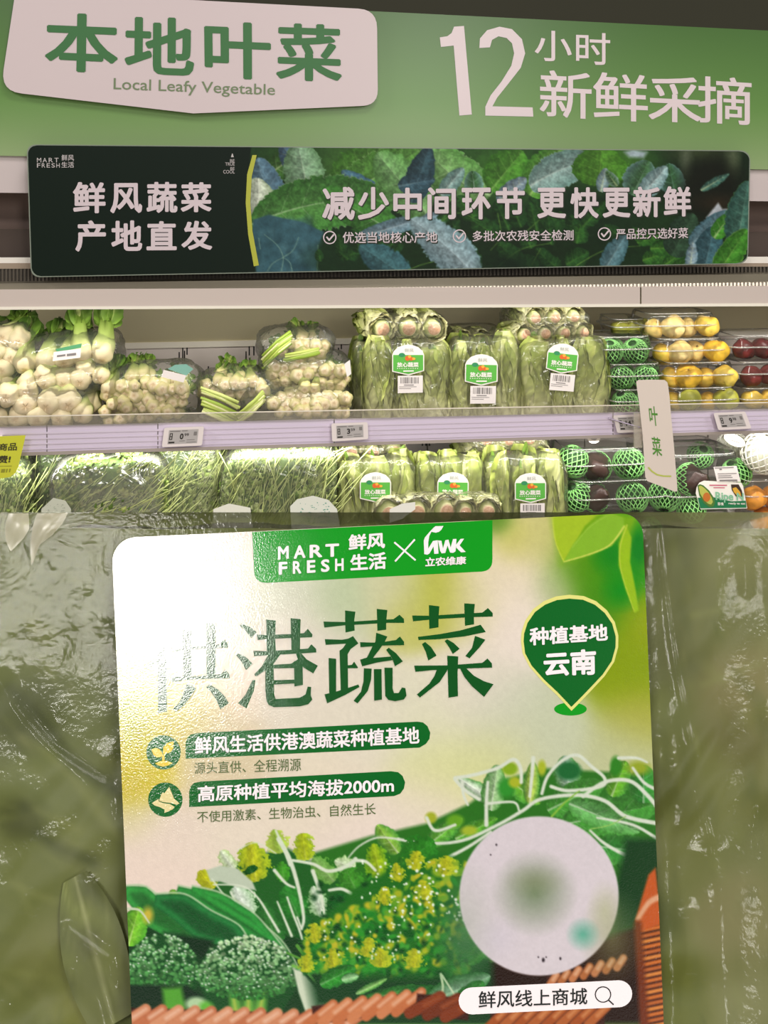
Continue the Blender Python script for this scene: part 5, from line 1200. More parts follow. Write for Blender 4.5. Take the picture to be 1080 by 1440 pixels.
# broccoli
def broc(cx, cy, rx, ry, seed, light, n=520):
    rs = random.Random(seed)
    A.poly([(cx - rx * .98, cy + ry * .2)] + circ(cx, cy, rx, ry, 24, math.pi, 2 * math.pi) + [(cx + rx * .98, cy + ry * .3), (cx + rx * .6, cy + ry * 1.02), (cx - rx * .6, cy + ry * 1.02)], '#15481f', soft=2)
    for sx in (-.28, .02, .3):
        A.poly([(cx + rx * (sx - .10), cy + ry * .35), (cx + rx * (sx + .10), cy + ry * .35), (cx + rx * (sx * .7 + .16), cy + ry * 1.1), (cx + rx * (sx * .7 - .14), cy + ry * 1.1)], '#5c9a3c', soft=3, al=.9)
        A.line([(cx + rx * sx, cy + ry * .5), (cx + rx * sx * .7, cy + ry * 1.08)], 4, 8, '#a3b84c', soft=2, al=.8)
    for k in range(n):
        a = rs.uniform(0, 2 * math.pi); r = math.sqrt(rs.random()); x = cx + rx * r * math.cos(a); y = cy + ry * r * math.sin(a) * (1 if math.sin(a) < 0 else .55)
        h = (cy + ry * .5 - y) / (1.5 * ry); c = hx('#2a6a2c') * (1 - h) + hx(light) * h; c = np.clip(c * rs.uniform(.7, 1.35), 0, 1)
        A.blob(x, y, rs.uniform(1.6, 3.6), rs.uniform(1.4, 3.0), '#%02x%02x%02x' % tuple(int(255 * v) for v in c), .85, .4)
        if rs.random() < .5 * max(0, h) + .05: A.blob(x - .5, y - .8, 1.5, 1.1, '#d0dcd0', .8, .5)
broc(228, 1368, 52, 54, 1, '#6f9c68', 460)
A.poly([(178, 1385), (262, 1385), (285, 1402), (280, 1425), (180, 1425)], '#0f2a18', soft=3); A.poly([(228, 1390), (255, 1388), (262, 1420), (232, 1425)], '#4f9a30', soft=4)
broc(348, 1374, 70, 58, 2, '#a3bc94', 800)
A.blob(276, 1412, 15, 10, '#a8c89c', 1, .3); A.blob(290, 1416, 10, 8, '#5fae3c', .9, .4)
A.poly([(412, 1362), (424, 1366), (470, 1420), (430, 1424), (420, 1396)], '#c4cfb8', soft=1.5); A.curve([(412, 1358), (432, 1368), (450, 1392), (458, 1412)], 4, 3, '#6fae4c'); A.curve([(404, 1340), (430, 1350), (418, 1330)], 3, 5, '#4f8c34')
# frilly lettuce, centre
rs = random.Random(11)
A.poly([(430, 1310), (460, 1285), (500, 1250), (560, 1215), (620, 1200), (650, 1210), (660, 1300), (640, 1370), (560, 1390), (470, 1380), (425, 1350)], '#1f641e', soft=5)
for k in range(560):
    t = rs.random(); x = rs.uniform(430, 662); top = 1310 - (x - 430) * .5 if x < 600 else 1212
    y = rs.uniform(max(1205, top), 1372); h = 1 - (y - top) / (1380 - top)
    c = rs.choice(['#9aa822', '#b0ac28', '#7ea226', '#5c9424']) if rs.random() < .15 + .65 * h ** 1.3 else rs.choice(['#1f7a24', '#2a8c28', '#166420', '#3c9430', '#10501a'])
    A.blob(x, y, rs.uniform(3, 9), rs.uniform(2.5, 6), c, .85, .35, rs.uniform(0, 3))
for k in range(45):
    x, y = rs.uniform(440, 650), rs.uniform(1240, 1372); A.blob(x, y, rs.uniform(3, 7), rs.uniform(2, 5), '#0c3a16', .7, .5, rs.uniform(0, 3))
for x, y in [(445, 1310), (430, 1352), (515, 1330), (540, 1258), (562, 1225), (625, 1215), (582, 1208), (470, 1345), (535, 1345), (582, 1345), (600, 1250)]:
    A.leaf((x, y + 16), (x + rs.uniform(-6, 6), y - 12), rs.uniform(11, 17), '#a5aa20', '#7c9c24', vein='#c0c850', nv=2, va=.06, soft=1.8, rough=.9, split=.04)
for k in range(120):
    x = rs.gauss(590, 45); y = rs.gauss(1262, 40)
    if 470 < x < 655 and 1208 < y < 1360: A.blob(x, y, rs.uniform(1, 2.4), rs.uniform(1, 2.4), rs.choice(['#dce8d8', '#c6dcb8', '#e4ece0']), .9, .4)
for k in range(30): A.blob(rs.uniform(455, 560), rs.uniform(1290, 1350), 1.6, 1.6, '#cfe0c0', .8, .4)
A.poly([(430, 1372), (650, 1372), (700, 1420), (440, 1420)], '#123c1c', soft=8, al=.8)
for p0, p1, w, c in [((450, 1385), (500, 1360), 14, '#2a8428'), ((495, 1415), (585, 1385), 10, '#2f7a30'), ((500, 1398), (545, 1376), 6, '#7cb05c'), ((560, 1400), (640, 1400), 16, '#1f6a2c'), ((600, 1410), (690, 1372), 20, '#7fa888'), ((640, 1420), (680, 1380), 16, '#2c7c2c'), ((575, 1402), (612, 1425), 10, '#2a7a2c'), ((480, 1378), (505, 1372), 8, '#8cbc84')]:
    A.leaf(p0, p1, w, c, '#1c5c22', vein='#a8c8a0', nv=4, va=.4, soft=1.4)
A.curve([(620, 1370), (622, 1395), (605, 1425)], 4, 2, '#a9c29a'); A.curve([(622, 1372), (640, 1400)], 3, 2, '#b8cca8')
# shadowy area and basket
A.poly([(690, 1340), (900, 1300), (945, 1320), (945, 1440), (700, 1440)], '#24120c', soft=6)
A.poly([(880, 1180), (928, 1180), (932, 1260), (900, 1300), (850, 1320)], '#153a1c', soft=6)
def weave(P0, P1, w, n, lean, cols, hi, ww=.62):
    P0, P1 = np.array(P0, float), np.array(P1, float); d = P1 - P0; L = np.linalg.norm(d); d /= L; nn = np.array([-d[1], d[0]])
    A.poly([P0 - nn * w / 2, P1 - nn * w / 2, P1 + nn * w / 2, P0 + nn * w / 2], '#3a1810', soft=1.5)
    for k in range(n):
        c = P0 + d * L * (k + .5) / n; st = L / n
        a = c - nn * w * .46 + d * lean * .5; b = c + nn * w * .46 - d * lean * .5
        m1 = (a + b) / 2
        A.line([a, m1, b], st * ww * 1.05, st * ww * 1.05, cols[k % len(cols)], soft=1.6); A.line([a + d * 0 - nn * 0, m1], st * .26, st * .3, hi, soft=2, al=.7)
weave((176, 1430), (500, 1440), 26, 14, 34, ['#c4805c', '#b86c48', '#cc8c68'], '#dcae94')
weave((440, 1428), (585, 1408), 26, 7, 40, ['#b96a40', '#c47a50'], '#d8a484')
weave((585, 1412), (660, 1420), 30, 3, 40, ['#7a3418', '#6a2c14'], '#8c4424')
weave((690, 1432), (850, 1428), 26, 8, 26, ['#9c4c20', '#a85a2c'], '#c88454')
weave((770, 1380), (880, 1352), 12, 7, 12, ['#b8744a', '#a86438'], '#dcb090')
for k in range(22):
    y = 1306 + k * 8; x0, x1 = 900 + k * .3, 936 + k * .4
    A.poly([(x0 - 2, y), (x1, y - 8), (x1, y), (x0 - 2, y + 8)], '#3c160c', soft=1); A.line([(x0 + 2, y + 3), (x1 - 2, y - 4)], 5, 5, ['#c46a2c', '#b4602c', '#d0803c'][k % 3], soft=1.5)
A.poly([(912, 1230), (922, 1220), (930, 1300), (900, 1310), (893, 1295)], '#b85424', soft=2); A.curve([(897, 1292), (912, 1270), (926, 1262)], 6, 9, '#d09a78', soft=2)
A.line([(897, 1300), (906, 1440)], 12, 14, '#6a2c12', soft=3, al=.8)
# white round patch, softly printed inside (unreadable in the photo)
A.blob(655, 1330, 34, 42, '#1f5c28', .8, .6)
A.blob(758, 1260, 112, 112, '#cdc4cc', 1, .012)
A.blob(655, 1300, 26, 50, '#8f9c88', .35, 1.0); A.blob(862, 1320, 26, 40, '#8a8f60', .5, .9); A.blob(850, 1280, 14, 24, '#9ca66c', .35, .9)
A.blob(752, 1256, 34, 34, '#75856a', .95, .85); A.blob(752, 1240, 24, 14, '#6f7a50', .4, .9); A.blob(820, 1314, 14, 14, '#5fa590', .95, .8)
A.blob(700, 1320, 20, 20, '#bfb9c8', .4, .9)
for x, y, r in [(764, 1350, 2.2), (768, 1346, 1.0), (788, 1348, 1.6), (757, 1346, 1), (698, 1188, 1.2), (690, 1202, 1)]: A.blob(x, y, r, r * 1.4, '#2a2228', .9, .4)
A.img *= (1 + .05 * (A.tex - .5))[..., None]

# ------------------------------------------------------------------ the near pouch
FB = .0                                     # film face on the leaning plane
LT_ = .0010                                 # the label stands this much above the film
def lean_pt(x, s, h):
    """x right, s distance down the leaning face from its top edge, h height above it"""
    dn = np.array([0, -math.sin(LEAN), -math.cos(LEAN)])
    return P0 + np.array([x, 0, 0]) + dn * s + NP * h
PWD, PHT = .132, .172                       # half width and height of the pouch
base_w = tuple(map(float, lean_pt(0, PHT, -.02)))
pouch = empty('vegetable_pouch', base_w, 'large clear pouch of leafy greens filling the foreground with a big printed label', 'bag', rz=0)
def ridge(X, Y, pts, w, h):
    """soft film fold along a px polyline"""
    best = np.full(X.shape, 1e9)
    for (x0, y0), (x1, y1) in zip(pts[:-1], pts[1:]):
        ex, ey = x1 - x0, y1 - y0; t = np.clip(((X - x0) * ex + (Y - y0) * ey) / (ex * ex + ey * ey), 0, 1)
        best = np.minimum(best, np.hypot(X - x0 - t * ex, Y - y0 - t * ey))
    return h * np.exp(-(best / w) ** 2)
nxg, nyg = 420, 330
gx_ = np.linspace(-PWD, PWD, nxg); gs_ = np.linspace(0, PHT, nyg)
GX, GS = np.meshgrid(gx_, gs_)
def to_px(x, s, h=0.0):
    p = P0[None] + np.stack([x, np.zeros_like(x), np.zeros_like(x)], -1).reshape(-1, 3) + np.outer(s.ravel(), [0, -math.sin(LEAN), -math.cos(LEAN)])
    p = p - CC; return (540 + F * p[:, 0] / p[:, 1]).reshape(x.shape), (HY - F * p[:, 2] / p[:, 1]).reshape(x.shape)
PXg, PYg = to_px(GX, GS)
def fbm(X, Y, sx, sy, seed):
    w = int(2600 / sx) + 4; out = 0
    rs_ = np.random.RandomState(seed); g = rs_.rand(int(2600 / sy) + 6, w)
    x = (X + 800) / sx; y = (Y + 100) / sy; x = np.clip(x, 0, g.shape[1] - 2.01); y = np.clip(y, 0, g.shape[0] - 2.01)
    i = x.astype(int); j = y.astype(int); fx = x - i; fy = y - j; fx = fx * fx * (3 - 2 * fx); fy = fy * fy * (3 - 2 * fy)
    return (g[j, i] * (1 - fx) + g[j, i + 1] * fx) * (1 - fy) + (g[j + 1, i] * (1 - fx) + g[j + 1, i + 1] * fx) * fy - .5
inlab = np.clip(np.minimum(np.minimum((PXg - 158) / 6, (905 + (PYg - 790) * .046 - PXg) / 6), (PYg - 722) / 6), 0, 1)
Hh = .0006 * fbm(PXg, PYg, 110, 80, 1) + .00030 * fbm(PXg, PYg + .6 * PXg, 40, 34, 2) + .00007 * fbm(PXg, PYg, 12, 16, 3)
Hh += ridge(PXg, PYg, [(0, 960), (35, 1020), (110, 1090), (170, 1150)], 15, .0010) - ridge(PXg, PYg, [(30, 985), (80, 1045), (150, 1090)], 8, .0012)
Hh += ridge(PXg, PYg, [(95, 1310), (150, 1350), (180, 1420)], 9, .0012) - ridge(PXg, PYg, [(120, 1350), (150, 1400), (160, 1440)], 9, .0016)
Hh += ridge(PXg, PYg, [(927, 715), (929, 760), (935, 830), (943, 895), (952, 950), (963, 1010), (976, 1070), (990, 1150), (1000, 1200)], 2.6, .0007)
Hh += ridge(PXg, PYg, [(1033, 1130), (1037, 1160), (1041, 1185)], 2.4, .0007) + ridge(PXg, PYg, [(1065, 1140), (1060, 1170), (1067, 1200)], 2.6, .0007) + ridge(PXg, PYg, [(1046, 780), (1047, 830)], 7, .0006)
Hh += ridge(PXg, PYg, [(1000, 1200), (1008, 1300), (1010, 1440)], 22, .0010)
q_ = PXg - 904 - (PYg - 790) * .046
Hh += np.where(q_ > 0, -.00055 * np.sin(np.pi * np.clip(q_ / 36, 0, 1)) + .0011 * np.sin(np.pi * np.clip((q_ - 36) / 130, 0, 1)), 0)
Hh = Hh * (1 - inlab)
env = np.minimum(1, GS / .004) * np.minimum(1, (PWD - np.abs(GX)) / .02) * np.minimum(1, (PHT - GS) / .02)
Hh = Hh * np.clip(GS / .012, 0, 1)
dn_ = np.array([0, -math.sin(LEAN), -math.cos(LEAN)])
Wf = P0 + GX[..., None] * np.array([1, 0, 0]) + GS[..., None] * dn_ + (Hh - .020 * (1 - np.clip(np.minimum((PWD - np.abs(GX)) / .02, (PHT - GS) / .02), 0, 1)) ** 2)[..., None] * NP
# back of the pouch: swollen belly that closes on the same rim
gb = 60; bx2 = np.linspace(-PWD, PWD, gb); bs2 = np.linspace(0, PHT, gb); BX, BS2 = np.meshgrid(bx2, bs2)
bel = .034 * (1 - (np.abs(BX) / PWD) ** 3) * np.clip(np.sin(np.pi * np.clip(BS2 / PHT, 0, 1) ** .75), 0, 1) ** .7
rim = .020 * (1 - np.clip(np.minimum((PWD - np.abs(BX)) / .02, (PHT - BS2) / .02), 0, 1)) ** 2
Wb = P0 + BX[..., None] * np.array([1, 0, 0]) + BS2[..., None] * dn_ - (np.maximum(bel, rim) + .0004)[..., None] * NP
def gridf(nx, ny): return [(j * nx + i, (j + 1) * nx + i, (j + 1) * nx + i + 1, j * nx + i + 1) for j in range(ny - 1) for i in range(nx - 1)]
POUCH = film('pouch_film', milky=.06, gloss=.0, rough=.10, sc=60, st=.22, dist=.0006, milkcol='#7f8450', sparkle=900, fk=.30)
wpart('front_film', Wf.reshape(-1, 3), gridf(nxg, nyg), POUCH, pouch, smooth=True, label='clear crinkled front film')
wpart('back_film', Wb.reshape(-1, 3), [q[::-1] for q in gridf(gb, gb)], film('pouch_back', milky=.4, gloss=.02, rough=.2, sc=40, st=.4, dist=.002, milkcol='#9ca07c'), pouch, smooth=True, label='clear back film')
# greens in the pouch
gi = empty('leafy_lettuce', tuple(map(float, lean_pt(0, PHT - .014, -.016))), 'olive green lettuce leaves pressed behind the film of the near pouch', 'lettuce', rz=0)
nb_ = 210; X2, S2 = np.meshgrid(np.linspace(-PWD * .93, PWD * .93, nb_), np.linspace(.003, PHT * .93, nb_)); px2, py2 = to_px(X2, S2)
dep_ = .0050 + .0030 * (fbm(px2, py2, 70, 80, 8) + .5) + .0010 * (fbm(px2 + .7 * py2, py2, 30, 60, 12) + .5)
Wi = P0 + X2[..., None] * np.array([1, 0, 0]) + S2[..., None] * dn_ - (dep_)[..., None] * NP
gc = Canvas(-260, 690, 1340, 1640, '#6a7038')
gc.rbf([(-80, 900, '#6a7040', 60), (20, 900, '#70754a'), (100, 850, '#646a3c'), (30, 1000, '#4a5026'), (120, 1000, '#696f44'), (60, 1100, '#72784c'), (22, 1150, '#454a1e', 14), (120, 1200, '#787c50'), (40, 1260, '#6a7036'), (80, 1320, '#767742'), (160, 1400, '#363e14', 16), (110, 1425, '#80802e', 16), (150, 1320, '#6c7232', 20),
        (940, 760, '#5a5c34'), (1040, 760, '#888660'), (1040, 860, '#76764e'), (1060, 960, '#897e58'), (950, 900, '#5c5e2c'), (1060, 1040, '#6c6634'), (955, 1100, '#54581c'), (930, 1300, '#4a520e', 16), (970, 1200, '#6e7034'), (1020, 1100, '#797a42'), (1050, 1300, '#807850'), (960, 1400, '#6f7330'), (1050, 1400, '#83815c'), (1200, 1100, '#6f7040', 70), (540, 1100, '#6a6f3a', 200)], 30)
for L in [[(0, 965), (40, 1010), (90, 1070), (150, 1110)], [(20, 1135), (30, 1165), (80, 1200), (120, 1215)], [(110, 1345), (140, 1375), (155, 1440), (160, 1500)]]: gc.curve(L, 8, 20, '#39411a', soft=9, al=.75)  # shade of the folds painted into the leaf colour as dark streaks
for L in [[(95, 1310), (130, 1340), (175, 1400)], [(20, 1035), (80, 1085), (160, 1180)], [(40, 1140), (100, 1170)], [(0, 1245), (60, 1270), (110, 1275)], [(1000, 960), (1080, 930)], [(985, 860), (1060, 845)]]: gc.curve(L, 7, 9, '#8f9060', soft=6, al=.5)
rs = random.Random(9)
for k in range(260):
    x = rs.choice([rs.uniform(-120, 175), rs.uniform(930, 1200)]); y = rs.uniform(715, 1500); a_ = rs.gauss(.7, .4) if x < 500 else rs.gauss(1.5, .3)
    gc.blob(x, y, rs.uniform(8, 34), rs.uniform(3, 9), rs.choice(['#8a8c58', '#4c5424', '#7c8044', '#5c6430', '#94906a']), rs.uniform(.15, .4), .9, a_)
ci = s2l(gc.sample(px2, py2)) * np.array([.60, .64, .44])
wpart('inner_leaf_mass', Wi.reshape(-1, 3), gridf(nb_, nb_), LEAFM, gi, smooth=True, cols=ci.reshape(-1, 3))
def pouch_leaf(px, py, L, W, ang, hgt, seed, cb, cm, ce, curl=.05, vein='#74784c', mid=.12):
    pr = lambda t: .3 + .7 * math.sin(math.pi * min(1, t * .85 + .12)) ** .8
    v, f, c = leaf_mesh(L, W, pr, 7, 14, curl, .05, seed, cb, cm, ce, vein=vein, mid=mid, cup=.06)
    p = LP(px, py, -hgt); ex = np.array([1.0, 0, 0]); ca, sa = math.cos(ang), math.sin(ang)
    U_ = -dn_ ; ax_ = ca * ex + sa * U_; ay_ = -sa * ex + ca * U_
    Vw = []
    for q in v:
        w = p + q[0] * ax_ + q[1] * ay_ - P0; xx = float(np.clip(w[0], -PWD * .92, PWD * .92)); ss = float(np.clip(w @ dn_, .004, PHT * .92))
        Vw.append(P0 + xx * ex + ss * dn_ + min(-.0017, float(w @ NP) + min(q[2], .0018) * .5) * NP)
    wpart('leaf', Vw, f, LEAFM, gi, smooth=True, cols=c)
rs = random.Random(4)
for px, py, L, W, an, sd in [(160, 1440, .03, .007, .45, 7),
                             ]:
    g1, g2, g3 = rs.choice([('#5c6130', '#535a28', '#4b5224'), ('#64663a', '#585f2c', '#505726')])
    pouch_leaf(px, py, L, W, an, rs.uniform(.0046, .0054), sd, g1, g2, g3)
# the label sheet, then its printed shapes
LQ = [(157, 757), (903, 720.8), (936, 1500), (188, 1500)]
def LQpoly(): return roundp(LQ, [52, 46, 30, 30], 10)
lab = wpart('label_card', *plate(LQpoly(), surf_l(LT_ - .0002), .0005), mat('label_edge', '#d8dcd0', .4), pouch, label='large printed vegetable label')
GLOSS = mat('label_print', vc=True, rough=.10, spec=1.0, bump=(2600, .10, .0003))
_b = GLOSS.node_tree.nodes['Principled BSDF']
def pcard(name, P, m, off, par=None):
    V, Fc = flat(P, surf_l(LT_), off); return wpart(name, V, Fc, m, par or lab)
print_sheet('printed_face', lb, LQ, [34, 30, 20, 20], surf_l(LT_), 0, GLOSS, lab, 600, 600, .82)
def gm(n, c): return mat('lb_' + n, c, .10, spec=1.0, bump=(2600, .10, .0003))
G1, G2, G3, WH, GY, INKD = gm('tab', '#0f8a1c'), gm('dark', '#0b5a20'), gm('serif', '#0e4a1c'), gm('white', '#e3dade'), gm('grey', '#4f6038'), gm('ink', '#1c2020')
E1 = 2.5e-5
tab = roundp([(354.5, 748), (692.5, 731.5), (692.5, 803), (358, 820.5)], [0, 0, 16, 18], 8)
pcard('header_tab', tab, G1, E1)
LS = surf_l(LT_)
def ltext(name, items, m, off=E1 * 2): return text(name, items, LS, off, m, lab)
ltext('tab_lettering', [(c, [(391 + i * 22.2, 768.5 - i * 1.1), (406 + i * 23.6, 767.5 - i * 1.1), (406 + i * 23.6, 785.5 - i * 1.1), (391 + i * 22.2, 787 - i * 1.1)], .03) for i, c in enumerate('MART')]
      + [(c, [(392 + i * 19.8, 790.5 - i * 1.2), (404 + i * 19.8, 789.8 - i * 1.2), (404 + i * 19.8, 807.5 - i * 1.2), (392 + i * 19.8, 808.3 - i * 1.2)], .03) for i, c in enumerate('FRESH')]
      + [('鲜风', [(490, 752), (541.5, 748), (541.5, 771), (490, 774.5)], .03), ('生活', [(492, 780), (543, 776), (543.5, 800), (493, 803)], .03),
         ('立农维康', [(598, 784), (655.5, 782), (655.5, 793.5), (598, 797)], .03)], WH)
V, Fc = flats(strokes([[(555, 763), (584, 787.5)], [(583, 759), (556, 789)]], 2.4), LS, E1 * 2); wpart('cross_mark', V, Fc, WH, lab)
K5 = lambda P: s2(P, 590, 730, 13.5)
lgp = [K5([(80, 410), (100, 350), (180, 255), (250, 180), (300, 135), (455, 130), (415, 200), (370, 240), (310, 258), (225, 240), (185, 320), (165, 440), (165, 560), (255, 415), (345, 400), (360, 655), (280, 660), (265, 520), (190, 650), (150, 675), (90, 665)]),
       K5([(350, 405), (415, 410), (445, 560), (490, 400), (550, 390), (590, 540), (635, 380), (700, 375), (685, 610), (640, 640), (580, 635), (530, 500), (490, 640), (420, 650), (390, 600)]),
       K5([(690, 490), (780, 375), (845, 372), (760, 500), (875, 622), (790, 632), (695, 540)])]
V, Fc = flats(lgp, LS, E1 * 2); wpart('leaf_logo', V, Fc, WH, lab)
# large brush-serif characters, stroke by stroke
C1 = lambda P: s2(P, 200, 840, 8.308); C2 = lambda P: s2(P, 325, 850, 8.308); C3 = lambda P: s2(P, 445, 850, 8.308); C4 = lambda P: s2(P, 570, 840, 8.308)
CH = [[C1(p) for p in [[(215, 560), (290, 600), (250, 690), (150, 780), (60, 845), (20, 820), (110, 730), (180, 640)], [(180, 690), (285, 680), (290, 1335), (185, 1355)], [(470, 370), (575, 370), (575, 945), (475, 950)], [(745, 300), (860, 310), (858, 935), (750, 940)],
       [(340, 590), (590, 575), (740, 570), (900, 548), (960, 490), (1002, 545), (1000, 588), (590, 605), (350, 640)], [(340, 930), (480, 928), (760, 915), (920, 895), (970, 845), (1020, 900), (1022, 945), (700, 955), (500, 968), (350, 990)],
       [(515, 1015), (585, 1030), (628, 1065), (600, 1110), (540, 1200), (470, 1280), (390, 1340), (360, 1305), (430, 1230), (480, 1130)], [(745, 1050), (785, 1018), (880, 1070), (960, 1150), (1012, 1235), (915, 1308), (860, 1190), (800, 1100)]]],
      [C2(p) for p in [[(100, 245), (130, 225), (220, 262), (300, 325), (235, 392), (170, 310)], [(58, 595), (80, 570), (175, 612), (252, 692), (175, 768), (120, 670)], [(250, 880), (285, 885), (265, 1010), (180, 1215), (80, 1155), (170, 1050)],
       [(410, 175), (522, 188), (515, 400), (524, 555), (415, 560)], [(695, 160), (812, 172), (803, 545), (705, 550)], [(300, 350), (415, 358), (700, 345), (850, 335), (895, 285), (950, 350), (945, 382), (700, 392), (415, 403), (312, 415)],
       [(260, 540), (415, 545), (700, 530), (900, 515), (938, 465), (992, 520), (995, 560), (800, 572), (600, 584), (430, 594), (270, 605)], [(435, 585), (580, 580), (500, 690), (400, 770), (290, 842), (270, 815), (360, 720), (415, 620)],
       [(755, 565), (820, 570), (880, 640), (1012, 715), (960, 805), (850, 740), (780, 640)], [(400, 760), (495, 690), (505, 1080), (420, 1130), (400, 1000)], [(405, 1050), (505, 1060), (520, 1105), (800, 1090), (870, 1050), (895, 960), (935, 965), (930, 1060), (948, 1110), (900, 1165), (800, 1190), (500, 1200), (440, 1175), (415, 1130)],
       [(485, 705), (700, 692), (780, 640), (840, 700), (835, 740), (500, 747)], [(495, 885), (745, 878), (745, 922), (500, 935)], [(735, 660), (835, 690), (838, 940), (740, 958)]]],
      [C3(p) for p in [[(335, 70), (455, 85), (440, 200), (447, 305), (340, 328), (335, 200)], [(705, 52), (828, 65), (815, 200), (815, 295), (712, 308)], [(82, 200), (340, 205), (705, 182), (900, 172), (970, 120), (1022, 170), (1025, 215), (820, 215), (450, 238), (340, 242), (92, 270)],
       [(98, 405), (300, 412), (370, 400), (428, 370), (490, 455), (400, 520), (365, 580), (370, 990), (285, 1020), (270, 540), (310, 510), (345, 458), (108, 472)], [(142, 625), (230, 635), (230, 1030), (150, 1055)], [(360, 712), (415, 705), (440, 668), (485, 735), (480, 745), (360, 745)],
       [(95, 1050), (240, 1015), (370, 975), (490, 935), (502, 965), (330, 1060), (125, 1155)], [(700, 330), (828, 375), (795, 440), (740, 520), (660, 625), (870, 608), (890, 650), (700, 680), (535, 722), (510, 645), (590, 620), (650, 500), (690, 430)],
       [(510, 440), (690, 447), (800, 435), (930, 415), (975, 375), (1022, 435), (1025, 475), (750, 480), (515, 500)], [(815, 530), (845, 505), (930, 570), (1010, 665), (918, 722), (880, 620)], [(555, 745), (645, 750), (638, 880), (600, 1010), (480, 1155), (435, 1125), (520, 1020), (550, 900)],
       [(672, 755), (760, 755), (765, 1110), (675, 1125)], [(795, 738), (890, 740), (890, 980), (905, 1035), (960, 1035), (1000, 970), (1038, 978), (1052, 1065), (1020, 1110), (920, 1130), (840, 1115), (805, 1070)]]],
      [C4(p) for p in [[(275, 90), (397, 105), (388, 230), (388, 350), (280, 368)], [(688, 70), (812, 78), (800, 200), (803, 315), (697, 332)], [(80, 212), (275, 215), (690, 190), (900, 178), (965, 125), (1022, 185), (1020, 225), (800, 230), (390, 252), (275, 262), (90, 280)],
       [(148, 462), (400, 430), (650, 385), (880, 320), (940, 405), (700, 455), (400, 488), (155, 498)], [(195, 545), (232, 522), (300, 580), (365, 680), (268, 738), (240, 640)], [(460, 510), (490, 490), (560, 530), (635, 600), (555, 662), (510, 580)],
       [(815, 450), (935, 495), (870, 580), (750, 712), (702, 685), (780, 590)], [(490, 682), (618, 690), (610, 900), (615, 1155), (505, 1172)], [(105, 798), (490, 795), (900, 765), (960, 715), (1010, 770), (1015, 820), (620, 834), (300, 852), (118, 870)],
       [(370, 840), (495, 835), (480, 870), (400, 990), (170, 1170), (135, 1135), (280, 1010), (340, 920)], [(640, 830), (715, 832), (800, 915), (920, 980), (1030, 1015), (920, 1162), (780, 1040), (690, 930)]]]]
for i, ch in enumerate(CH):
    V, Fc = [], []
    for j, p in enumerate(ch):
        v, f = flat(p, LS, E1 + j * 1.2e-5); V, Fc = join((V, Fc), (v, f))
    wpart('brush_character', V, Fc, G3, lab, kind=None)
# place pin
K = lambda P: s2(P, 720, 830, 6.75)
outer = [(565, 1145), (430, 1000), (290, 868), (165, 725), (100, 600), (85, 480), (90, 400), (125, 290), (200, 180), (300, 105), (420, 58), (545, 43), (680, 55), (800, 105), (900, 190), (975, 300), (1010, 430), (1008, 540), (970, 680), (880, 815), (760, 945), (640, 1070)]
pcard('pin_shadow', K(circ(555, 1128, 155, 62)), G1, E1)
pcard('pin_border', K(outer), gm('pin_rim', '#cbc976'), E1 * 2)
pcard('pin_field', K([(548 + (x - 548) * .945, 560 + (y - 560) * (.93 if y < 560 else .935)) for x, y in outer]), G2, E1 * 3)
ltext('pin_lettering', [('种植基地', [(744.4, 882.5), (854.5, 877), (855, 901), (745, 908)], .03), ('云南', [(764, 917), (838, 912), (838.5, 949), (765, 951)], .036)], WH, E1 * 4)
# pills
pcard('text_pill', [(261, 1067), (261, 1045), (263, 1038), (268, 1033), (278, 1030.7), (587, 1014.8), (595, 1016), (601, 1021), (605, 1030), (604, 1039), (599, 1046), (590, 1051.3)], G2, E1)
pcard('text_pill', [(266, 1135), (266, 1113), (268, 1106), (273, 1101), (282, 1099), (550, 1084.5), (560, 1086), (566, 1091), (569.7, 1100), (568, 1109), (563, 1116), (554, 1119.5)], G2, E1)
ltext('pill_lettering', [('鲜风生活供港澳蔬菜种植基地', [(273.7, 1036.5), (589.5, 1021.5), (590, 1046), (274, 1061)], .022), ('高原种植平均海拔2000m', [(278, 1105), (554, 1092), (554, 1115), (278, 1128)], .022)], WH)
ltext('small_lettering', [('源头直供、全程溯源', [(273, 1072), (423, 1066), (423.5, 1084), (273.5, 1088.5)], .004), ('不使用激素、生物治虫、自然生长', [(277, 1141), (528, 1129), (528.5, 1145.5), (277.5, 1157)], .004)], GY, E1)
pcard('round_icon', circ(230, 1058, 24.2), G2, E1); pcard('round_icon', circ(232.5, 1124.5, 24.2), G2, E1)
K6 = lambda P: s2(P, 200, 1020, 10.29); YL = gm('sprout', '#cfb83c'); BG_ = gm('mountain', '#ccc08c')
V, Fc = flats([K6([(130, 350), (190, 325), (250, 345), (290, 400), (300, 440), (260, 460), (210, 465), (165, 430)]), K6([(300, 400), (305, 320), (350, 260), (455, 230), (450, 330), (410, 390), (345, 408), (320, 440)]), K6([(288, 430), (325, 420), (322, 520), (288, 520)]), K6([(185, 550), (280, 512), (350, 512), (440, 545), (380, 580), (300, 598), (230, 580)])], LS, E1 * 2)
wpart('sprout_icon', V, Fc, YL, lab)
V, Fc = flats([K6([(390, 890), (420, 960), (460, 1060), (540, 1130), (500, 1150), (420, 1125), (300, 1110), (245, 1090), (280, 990), (300, 970), (320, 985)]), K6([(140, 1125), (235, 1065), (240, 1100), (300, 1125), (400, 1140), (470, 1180), (440, 1215), (320, 1270), (325, 1220), (260, 1185), (180, 1160)])], LS, E1 * 2)
wpart('mountain_icon', V, Fc, BG_, lab)
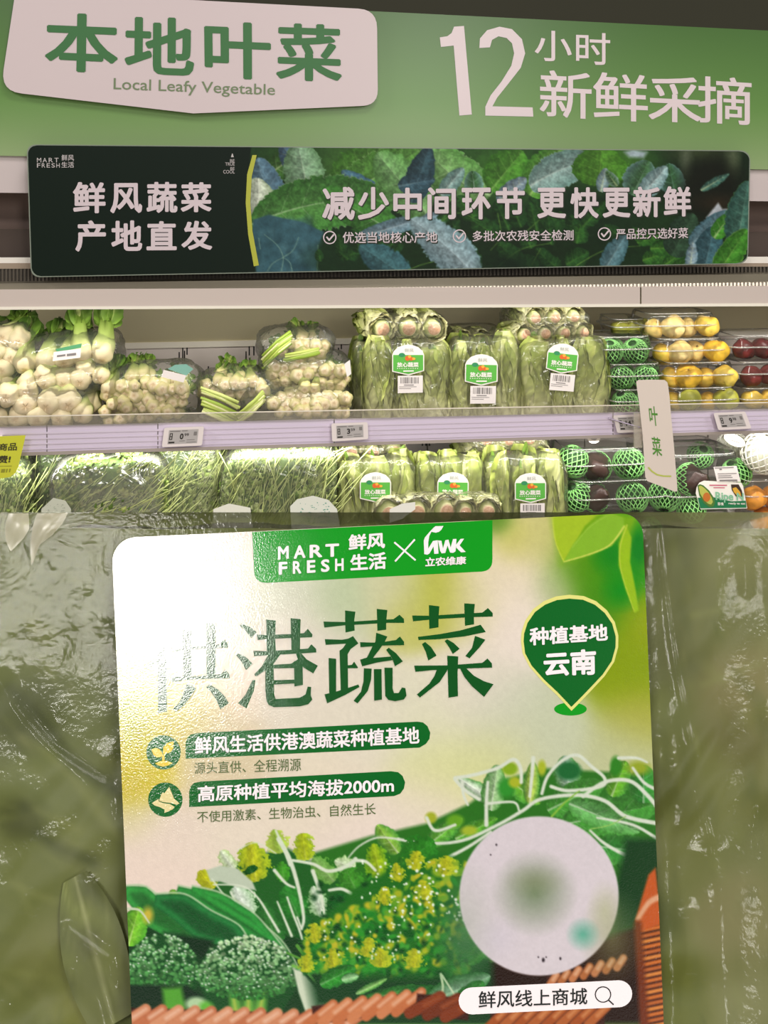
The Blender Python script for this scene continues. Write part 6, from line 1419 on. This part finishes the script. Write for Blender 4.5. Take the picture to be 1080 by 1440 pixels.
# search pill
caps = circ(664, 1407.5, 19, n=14, a0=math.pi / 2, a1=3 * math.pi / 2) + [(664, 1388.5)] + circ(870, 1397.5, 19, n=14, a0=-math.pi / 2, a1=math.pi / 2) + [(870, 1416.5)]
pcard('search_pill', caps, WH, E1)
ltext('search_lettering', [('鲜风线上商城', [(673, 1394), (826, 1389), (826, 1412.5), (673, 1418)], .012)], INKD, E1 * 2)
V, Fc = flats(ring2d(848, 1398.5, 10.8, 1.6) + strokes([[(856, 1406.5), (862.5, 1412.5)]], 2), LS, E1 * 2); wpart('magnifier_icon', V, Fc, INKD, lab)
FOLD = film('fold_film', milky=.34, gloss=.03, rough=.3, sc=60, st=.3, dist=.001, milkcol='#cfc6ac')
def flap(A_, B_, bulge):
    n = len(A_); V, Fc = [], []
    for i in range(n):
        for k in range(7):
            t = k / 6; x = A_[i][0] * (1 - t) + B_[i][0] * t; y = A_[i][1] * (1 - t) + B_[i][1] * t
            V.append(LP(x, y, .0006 + bulge * math.sin(math.pi * t) * (.4 + .6 * math.sin(1.3 * i))))
    for i in range(n - 1):
        for k in range(6): Fc.append((i * 7 + k, i * 7 + k + 1, (i + 1) * 7 + k + 1, (i + 1) * 7 + k))
    wpart('film_fold', V, Fc, FOLD, pouch, smooth=True)
flap([(12, 722), (8, 736), (7, 752), (10, 766), (14, 774)], [(40, 722), (41, 732), (41, 744), (34, 756), (16, 775)], .0012)
flap([(52, 722), (46, 740), (43, 758), (43, 776), (44, 794)], [(96, 721), (88, 736), (74, 752), (56, 766), (45, 795)], .0014)
# slanted stand that carries the pouch (below the picture and behind the pouch)
st_w = [lean_pt(x, s, h) for h in (-.040, -.046) for x, s in [(-.12, .05), (.12, .05), (.12, .188), (-.12, .188)]]
stand = empty('display_stand', (0, float(lean_pt(0, .188, -.03)[1]), 0), 'grey slanted display stand behind and beneath the near pouch', 'stand', rz=0)
wpart('back_rest', st_w, [(0, 1, 2, 3), (7, 6, 5, 4), (0, 4, 5, 1), (1, 5, 6, 2), (2, 6, 7, 3), (3, 7, 4, 0)], mat('stand_grey', '#77736c', .4, metal=.4), stand)
lg_ = [lean_pt(x, s, h) for s in (.1735, .179) for x, h in [(-.125, .006), (.125, .006), (.125, -.046), (-.125, -.046)]]
wpart('ledge', lg_, [(0, 1, 2, 3), (7, 6, 5, 4), (0, 4, 5, 1), (1, 5, 6, 2), (2, 6, 7, 3), (3, 7, 4, 0)], mat('stand_grey'), stand)
ledge_c = lean_pt(0, .179, -.03)
V, Fc = box(-.02, .02, float(ledge_c[1]) - .012, float(ledge_c[1]) + .012, 0.02, float(ledge_c[2]) - .004); wpart('post', V, Fc, mat('stand_grey'), stand)
V, Fc = box(-.16, .16, float(ledge_c[1]) - .14, float(ledge_c[1]) + .14, 0, .02); wpart('foot_plate', V, Fc, mat('stand_grey'), stand)
